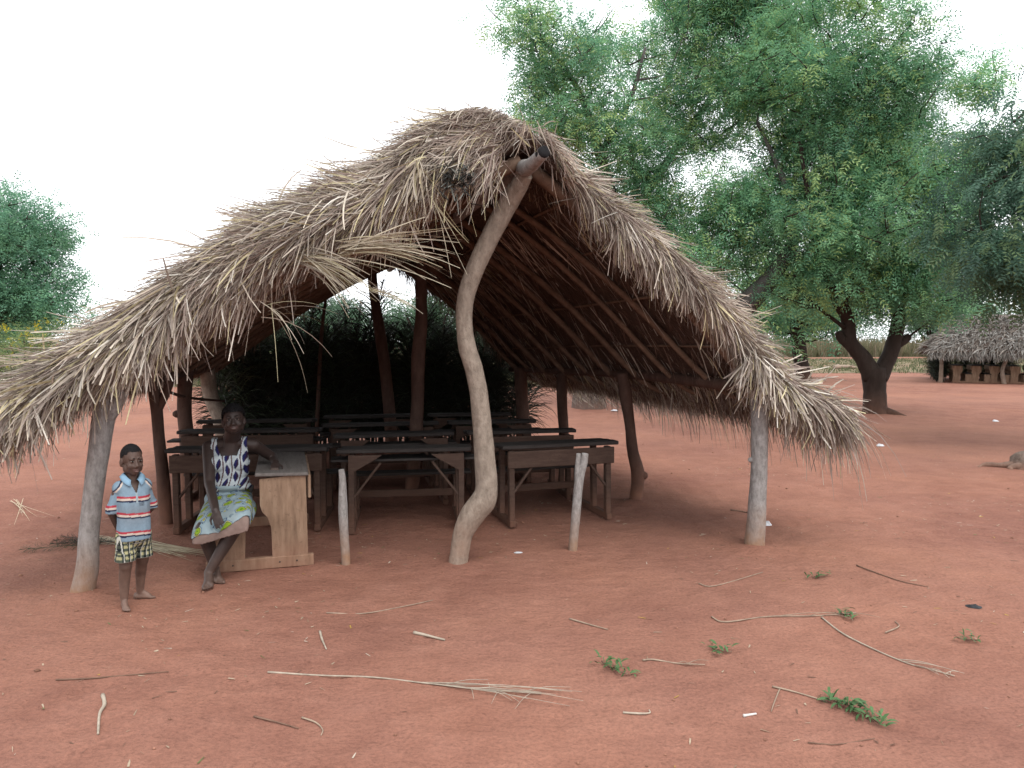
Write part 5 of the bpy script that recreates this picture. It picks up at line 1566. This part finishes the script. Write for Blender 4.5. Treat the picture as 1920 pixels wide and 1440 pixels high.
sl.materials.append(mat_plain('brown_slip', (.25, .175, .15), .92, .15, 20, .004)); SLIP = link('slip', sl, WOMAN); SLIP.modifiers.new('t', 'SOLIDIFY').thickness = .004
print('woman joints', dict(seatcheck=hR[2], kR=kR, kL=kL, eL=eL, wL=wL, hd=hd))
# ================================================================== THINGS LYING ON THE GROUND
M_STRAW = mat_plain('dry_stalk', (.36, .27, .20), .8, .35, 18)
M_STRAW2 = mat_plain('brown_twig', (.20, .12, .085), .85, .35, 18)
M_PALE = mat_plain('pale_dry_leaf', (.45, .38, .30), .8, .25, 25)
M_GREEN = mat_plain('wilted_green_leaf', (.075, .150, .055), .6, .4, 14)
M_YEL = mat_plain('yellow_leaf', (.55, .38, .05), .7, .3, 30)
M_DARK = mat_plain('dark_scrap', (.03, .032, .036), .7, .4, 20)
def on_g(px, py, dz=.006):
    p = ground(px, py); p[2] = gz(p[0], p[1]) + dz; return p
def stalk(label, pts, w=2.2, mat=None, frays=0, name='dry_stalk', cat='stalk', group=None, fray_px=60):
    P = np.array([on_g(x, y) for x, y in pts]); b = P[0].copy(); b[2] = 0
    d = P[:, 1]; r = w * d / F_PX / 2
    rr = r * np.linspace(1.0, .55, len(P))
    mb = MB().tube(P - b, rr, k=6, sub=5, rough=.1, f=30)
    for i in range(frays):
        t = rng.uniform(.55, 1.0); Q, _ = spline(P, 1.0, 6); q = Q[int(t * (len(Q) - 1))]
        e = on_g(pts[-1][0] + rng.normal(0, fray_px), pts[-1][1] + rng.normal(0, fray_px * .22), .012)
        mb.tube([q - b, (q + e) / 2 - b + [0, 0, .008 + .01 * rng.random()], e - b], np.array([.45, .35, .2]) * r[0], k=4, sub=3)
    o = mb.build(name, mat or M_STRAW); o.location = tuple(b)
    return tag(o, label, cat, group)
stalk('longest dry palm stalk with a frayed tip lying alone on the red ground', [(502, 1265), (600, 1268), (700, 1272), (800, 1283), (900, 1295), (1015, 1304)], 3.6, M_PALE, frays=16)
stalk('long bent dry stalk with frayed end lying near the green leaf sprigs', [(1540, 1160), (1580, 1190), (1640, 1220), (1700, 1245), (1740, 1258), (1790, 1272)], 3.4, M_PALE, frays=7, fray_px=40)
stalk('thin curved brown stick beside the frayed palm stalk and sprigs', [(1334, 1158), (1360, 1168), (1440, 1160), (1530, 1157), (1605, 1152)], 3.2, M_STRAW, frays=5, fray_px=25)
stalk('dry stem carrying the big wilted green leaf bunch', [(1448, 1292), (1490, 1302), (1550, 1320)], 4.0, M_STRAW)
stalk('short stem crossing the stem of the big leaf bunch', [(1462, 1296), (1452, 1320), (1446, 1336)], 3.0, M_STRAW)
stalk('faint brown stick lying in front of the child', [(105, 1276), (180, 1273), (316, 1262)], 3.2, M_STRAW2)
stalk('folded pale dry leaf strip standing up slightly from the ground', [(193, 1310), (196, 1328), (187, 1345), (184, 1382)], 8.0, M_PALE, name='dry_leaf_strip', cat='leaf')
stalk('slender curved twig on bare ground between shelter and long palm stalk', [(612, 1152), (680, 1150), (760, 1138), (812, 1124)], 2.6, M_STRAW)
stalk('reddish brown curved stem below the long palm stalk', [(476, 1348), (520, 1358), (560, 1368)], 3.8, M_STRAW2)
stalk('small hooked pale stem below the long palm stalk', [(566, 1347), (592, 1356), (605, 1370), (602, 1382)], 3.8, M_STRAW)
stalk('short pale curved sliver of leaf near the shelter floor', [(600, 1185), (604, 1200), (612, 1218)], 5.0, M_PALE, name='dry_leaf_strip', cat='leaf')
stalk('pale papery leaf strip lying before the crooked post', [(776, 1188), (800, 1194), (834, 1202)], 6.5, M_PALE, name='dry_leaf_strip', cat='leaf')
stalk('thin straight pink-brown straw between the two stakes', [(1068, 1161), (1100, 1170), (1140, 1182)], 3.4, M_STRAW)
stalk('brown forked twig beside the small green sprig', [(1205, 1242), (1225, 1240), (1270, 1246), (1322, 1250)], 4.0, M_STRAW, frays=2, fray_px=20)
stalk('pale bent straw scrap beside the frayed palm stalk tip', [(1168, 1342), (1200, 1343), (1218, 1342), (1217, 1336)], 4.2, M_PALE, name='dry_leaf_strip', cat='leaf')
stalk('short white stick lying alone on the red ground', [(1394, 1346), (1418, 1342)], 6.0, mat_plain('white_stick', (.75, .72, .68), .7, .1, 20), name='white_stick', cat='stick')
stalk('brown stick at the lower edge below the big leaf bunch', [(1515, 1396), (1570, 1394), (1640, 1386)], 2.8, M_STRAW2)
stalk('thin twig lying on open ground beyond the bent dry stalk', [(1606, 1061), (1640, 1076), (1690, 1094), (1740, 1104)], 2.6, M_STRAW2)
stalk('grey twig by the foot of the pale right-hand post', [(1370, 958), (1398, 962), (1432, 972)], 4.0, M_STRAW2)
stalk('curved brown twig on open ground past the right-hand post', [(1310, 1093), (1340, 1098), (1430, 1072)], 2.4, M_STRAW)
stalk('thin forked twig by the dark scrap', [(1660, 1190), (1685, 1178), (1678, 1168)], 3.0, M_STRAW)
# leafy sprigs
def sprig(label, rows, n, size, mat=M_GREEN):
    P = np.array([on_g(x, y, .012) for x, y in rows]); b = P.mean(0); b[2] = 0
    Q, _ = spline(P, 1.0, 6)
    R = empty('leafy_sprig', b, label, 'sprig')
    MB().tube(P - b, .004, k=5, sub=4).build('stem', M_STRAW2, R)
    q = Q[rng.integers(0, len(Q), n)] - b + rng.normal(size=(n, 3)) * [.025, .02, .006]
    q[:, 2] = np.abs(q[:, 2]) + .008
    D = rng.normal(size=(n, 3)) * [1, 1, .25] + [0, 0, .12]
    L = rng.uniform(.6, 1.2, n) * size
    seg = 3; d = nrm(D); sd = nrm(np.cross(d, [0, 0, 1.]) + rng.normal(size=(n, 3)) * .35)
    rows_ = []
    for i in range(seg + 1):
        t = i / seg; w = L * .28 * math.sin(math.pi * (.08 + .9 * t)) ** .8
        c = q + d * (L * t)[:, None] + np.array([0, 0, 1.]) * (L * .18 * math.sin(t * 3.1))[:, None]
        rows_ += [c - sd * (w / 2)[:, None], c + sd * (w / 2)[:, None]]
    V = np.stack(rows_, 1).reshape(-1, 3); V[:, 2] = np.maximum(V[:, 2], .003)
    base = (np.arange(n) * 8)[:, None]
    F = np.concatenate([np.concatenate([base + 2 * i, base + 2 * i + 1, base + 2 * i + 3, base + 2 * i + 2], 1) for i in range(seg)])
    link('leaves', mesh_np('leaves', V, F), R, mat)['kind'] = 'stuff'
sprig('biggest wilted green leaf bunch on the end of a dry stem', [(1548, 1318), (1590, 1328), (1622, 1342), (1650, 1362)], 90, .055)
sprig('limp green leaf sprig near the frayed tip of the longest stalk', [(1128, 1246), (1148, 1262), (1178, 1270)], 36, .05)
sprig('small green leaf sprig beside a forked brown twig', [(1330, 1216), (1345, 1222), (1372, 1226)], 22, .045)
sprig('green leaf sprig at the end of the thin curved brown stick', [(1575, 1152), (1600, 1160)], 20, .05)
sprig('small green sprig on open ground behind the bent dry stalk', [(1524, 1083), (1552, 1080)], 20, .05)
sprig('little green sprig lying near the dark scrap', [(1810, 1204), (1834, 1208)], 14, .05)
# dark scrap, white rags
def scrap(name, label, px, py, w, mat, h=.03, cat='scrap'):
    b = on_g(px, py, 0); n = 9
    an = np.linspace(0, 6.28, n, endpoint=False)
    rr = w * rng.uniform(.6, 1.1, n)
    V = [(0, 0, h)] + [(math.cos(a) * r * 1.3, math.sin(a) * r, .003) for a, r in zip(an, rr)] + [(math.cos(a) * r * .7, math.sin(a) * r * .6, h * rng.uniform(.5, 1.2)) for a, r in zip(an, rr)]
    F = [(0, 1 + n + i, 1 + n + (i + 1) % n) for i in range(n)] + [(1 + n + i, 1 + i, 1 + (i + 1) % n, 1 + n + (i + 1) % n) for i in range(n)]
    o = MB().add(V, F).build(name, mat, smooth=False); o.location = tuple(b)
    tag(o, label, cat)
M_RAG = mat_plain('white_plastic', (.72, .72, .74), .5, .15, 30)
scrap('dark_scrap', 'crumpled black scrap lying alone on the open red ground', 1826, 1138, .04, M_DARK, .014)
scrap('white_litter', 'white crumpled litter lying past the drooping roof corner', 1651, 836, .055, M_RAG, .03)
scrap('white_litter', 'pale stone-like litter at the foot of the pale right-hand post', 1436, 984, .04, M_RAG, .04)
scrap('white_litter', 'small white litter between the forked tree and the stump', 1866, 790, .06, M_RAG, .03)
scrap('white_litter', 'white litter on the ground beside the big grey tree trunk', 1153, 772, .09, M_RAG, .03)
scrap('white_litter', 'pale crumbs of litter on the shelter floor by the crooked post', 972, 1036, .03, M_RAG, .008)
# heap of dry fronds behind the child
HP = empty('frond_heap', ground(120, 1028), 'flattened heap of grey dry palm fronds lying behind the pale front post', 'frond heap')
hb = ground(120, 1028)
for i in range(4):
    o = bpy.data.objects.new('frond', fm[i % 6]); COL.objects.link(o); o.parent = HP
    o.location = (.25 + rng.normal(0, .08), .1 + rng.normal(0, .06), .03); o.rotation_euler = (math.radians(89), rng.normal(0, .06), math.radians(-78 + rng.normal(0, 10))); o.scale = (.12, .12, .24)
MS2 = np.concatenate
def straw_bundle(name, label, a, b_, n, w):
    A, B = on_g(*a), on_g(*b_); c = (A + B) / 2; c[2] = 0
    P0 = A - c + rng.normal(size=(n, 3)) * [.05, .05, 0]; P0[:, 2] = rng.uniform(.006, .03, n)
    T = B - c + rng.normal(size=(n, 3)) * np.array([.12, .10, 0]) * min(1, np.linalg.norm(B - A) * 1.6); T[:, 2] = .008
    L = np.linalg.norm(T - P0, axis=1) * rng.uniform(.6, 1.0, n)
    V, F, k = ribbons(P0, nrm(T - P0), L, rng.uniform(.006, .014, n) * w, np.zeros(n), 4, side=np.tile([0.2, 1., .1], (n, 1)), curl=.012)
    V[:, 2] = np.maximum(V[:, 2], .004)
    c_ = np.array([(.42, .36, .26), (.34, .28, .20), (.50, .44, .33)])[rng.integers(0, 3, n)]
    o = link(name, mesh_np(name, V, F, np.repeat(c_, k, 0)), None, M_THATCH); o.location = tuple(c)
    tag(o, label, 'straw')
straw_bundle('straw_bundle', 'sheaf of pale straw on the ground between the child and the woman', (255, 1022), (388, 1044), 46, 1.0)
straw_bundle('straw_bundle', 'few pale straws lying beside the frond heap behind the front post', (180, 1015), (262, 1022), 24, 1.0)
straw_bundle('straw_bundle', 'loose straws on red ground outside the shelter beyond the front post', (20, 940), (62, 985), 6, .7)
# leaf crumbs scattered all over the yard
n = 3000
X = rng.uniform(-9, 12, n); Y = 2.0 + 18 * rng.random(n) ** 1.3
cc_ = rng.integers(0, 45, n); dr_ = rng.random(n) < .6               # most of it gathers in loose drifts
cx_, cy_ = rng.uniform(-5, 8, 45), rng.uniform(2.2, 11, 45)
X = np.where(dr_, cx_[cc_] + rng.normal(0, .45, n), X); Y = np.where(dr_, cy_[cc_] + rng.normal(0, .3, n), Y)
P0 = np.stack([X, Y, np.zeros(n)], 1); P0[:, 2] = ground_z(P0) + .004
D = rng.normal(size=(n, 3)) * [1, 1, .05]
V, F, k = ribbons(P0, D, rng.uniform(.012, .055, n), rng.uniform(.003, .012, n), np.zeros(n), 2, side=nrm(np.cross(D, [0, 0, 1.])) + rng.normal(size=(n, 3)) * [.1, .1, .25])
V[:, 2] = np.maximum(V[:, 2], ground_z(V) + .002)
cl = .75 * np.array([(.45, .36, .27), (.30, .20, .14), (.16, .09, .065), (.52, .45, .38), (.48, .33, .06), (.12, .16, .06), (.36, .27, .20)])
c = cl[rng.choice(7, n, p=[.24, .2, .2, .1, .05, .05, .16])]
tag(link('leaf_litter', mesh_np('leaf_litter', V, F, np.repeat(c, k, 0)), None, M_THATCH, smooth=False), 'scattered bits of dry leaf and straw on the red ground', 'litter', kind='stuff')

# small pebbles and crumbs of soil
n = 900
X = rng.uniform(-6, 8, n); Y = 1.9 + 11 * rng.random(n) ** 1.4
r = rng.uniform(.003, .009, n) * (1 + 1.2 * (rng.random(n) < .06))
oct_ = np.array([(1, 0, 0), (0, 1, 0), (-1, 0, 0), (0, -1, 0), (0, 0, 1.), (0, 0, -1.)])
C = np.stack([X, Y, np.zeros(n)], 1); C[:, 2] = ground_z(C) + r * .25
V = (C[:, None] + oct_[None] * (r[:, None] * rng.uniform(.7, 1.2, (n, 6)))[..., None] * [1, 1, .7]).reshape(-1, 3)
tri = np.array([(0, 1, 4), (1, 2, 4), (2, 3, 4), (3, 0, 4), (1, 0, 5), (2, 1, 5), (3, 2, 5), (0, 3, 5)])
F = (np.arange(n)[:, None, None] * 6 + tri[None]).reshape(-1, 3)
tag(link('pebbles', mesh_np('pebbles', V, F), None, mat_plain('soil_crumb', (.30, .15, .10), .95, .5, 3), smooth=False), 'small pebbles and soil crumbs strewn over the red ground', 'pebbles', kind='stuff')
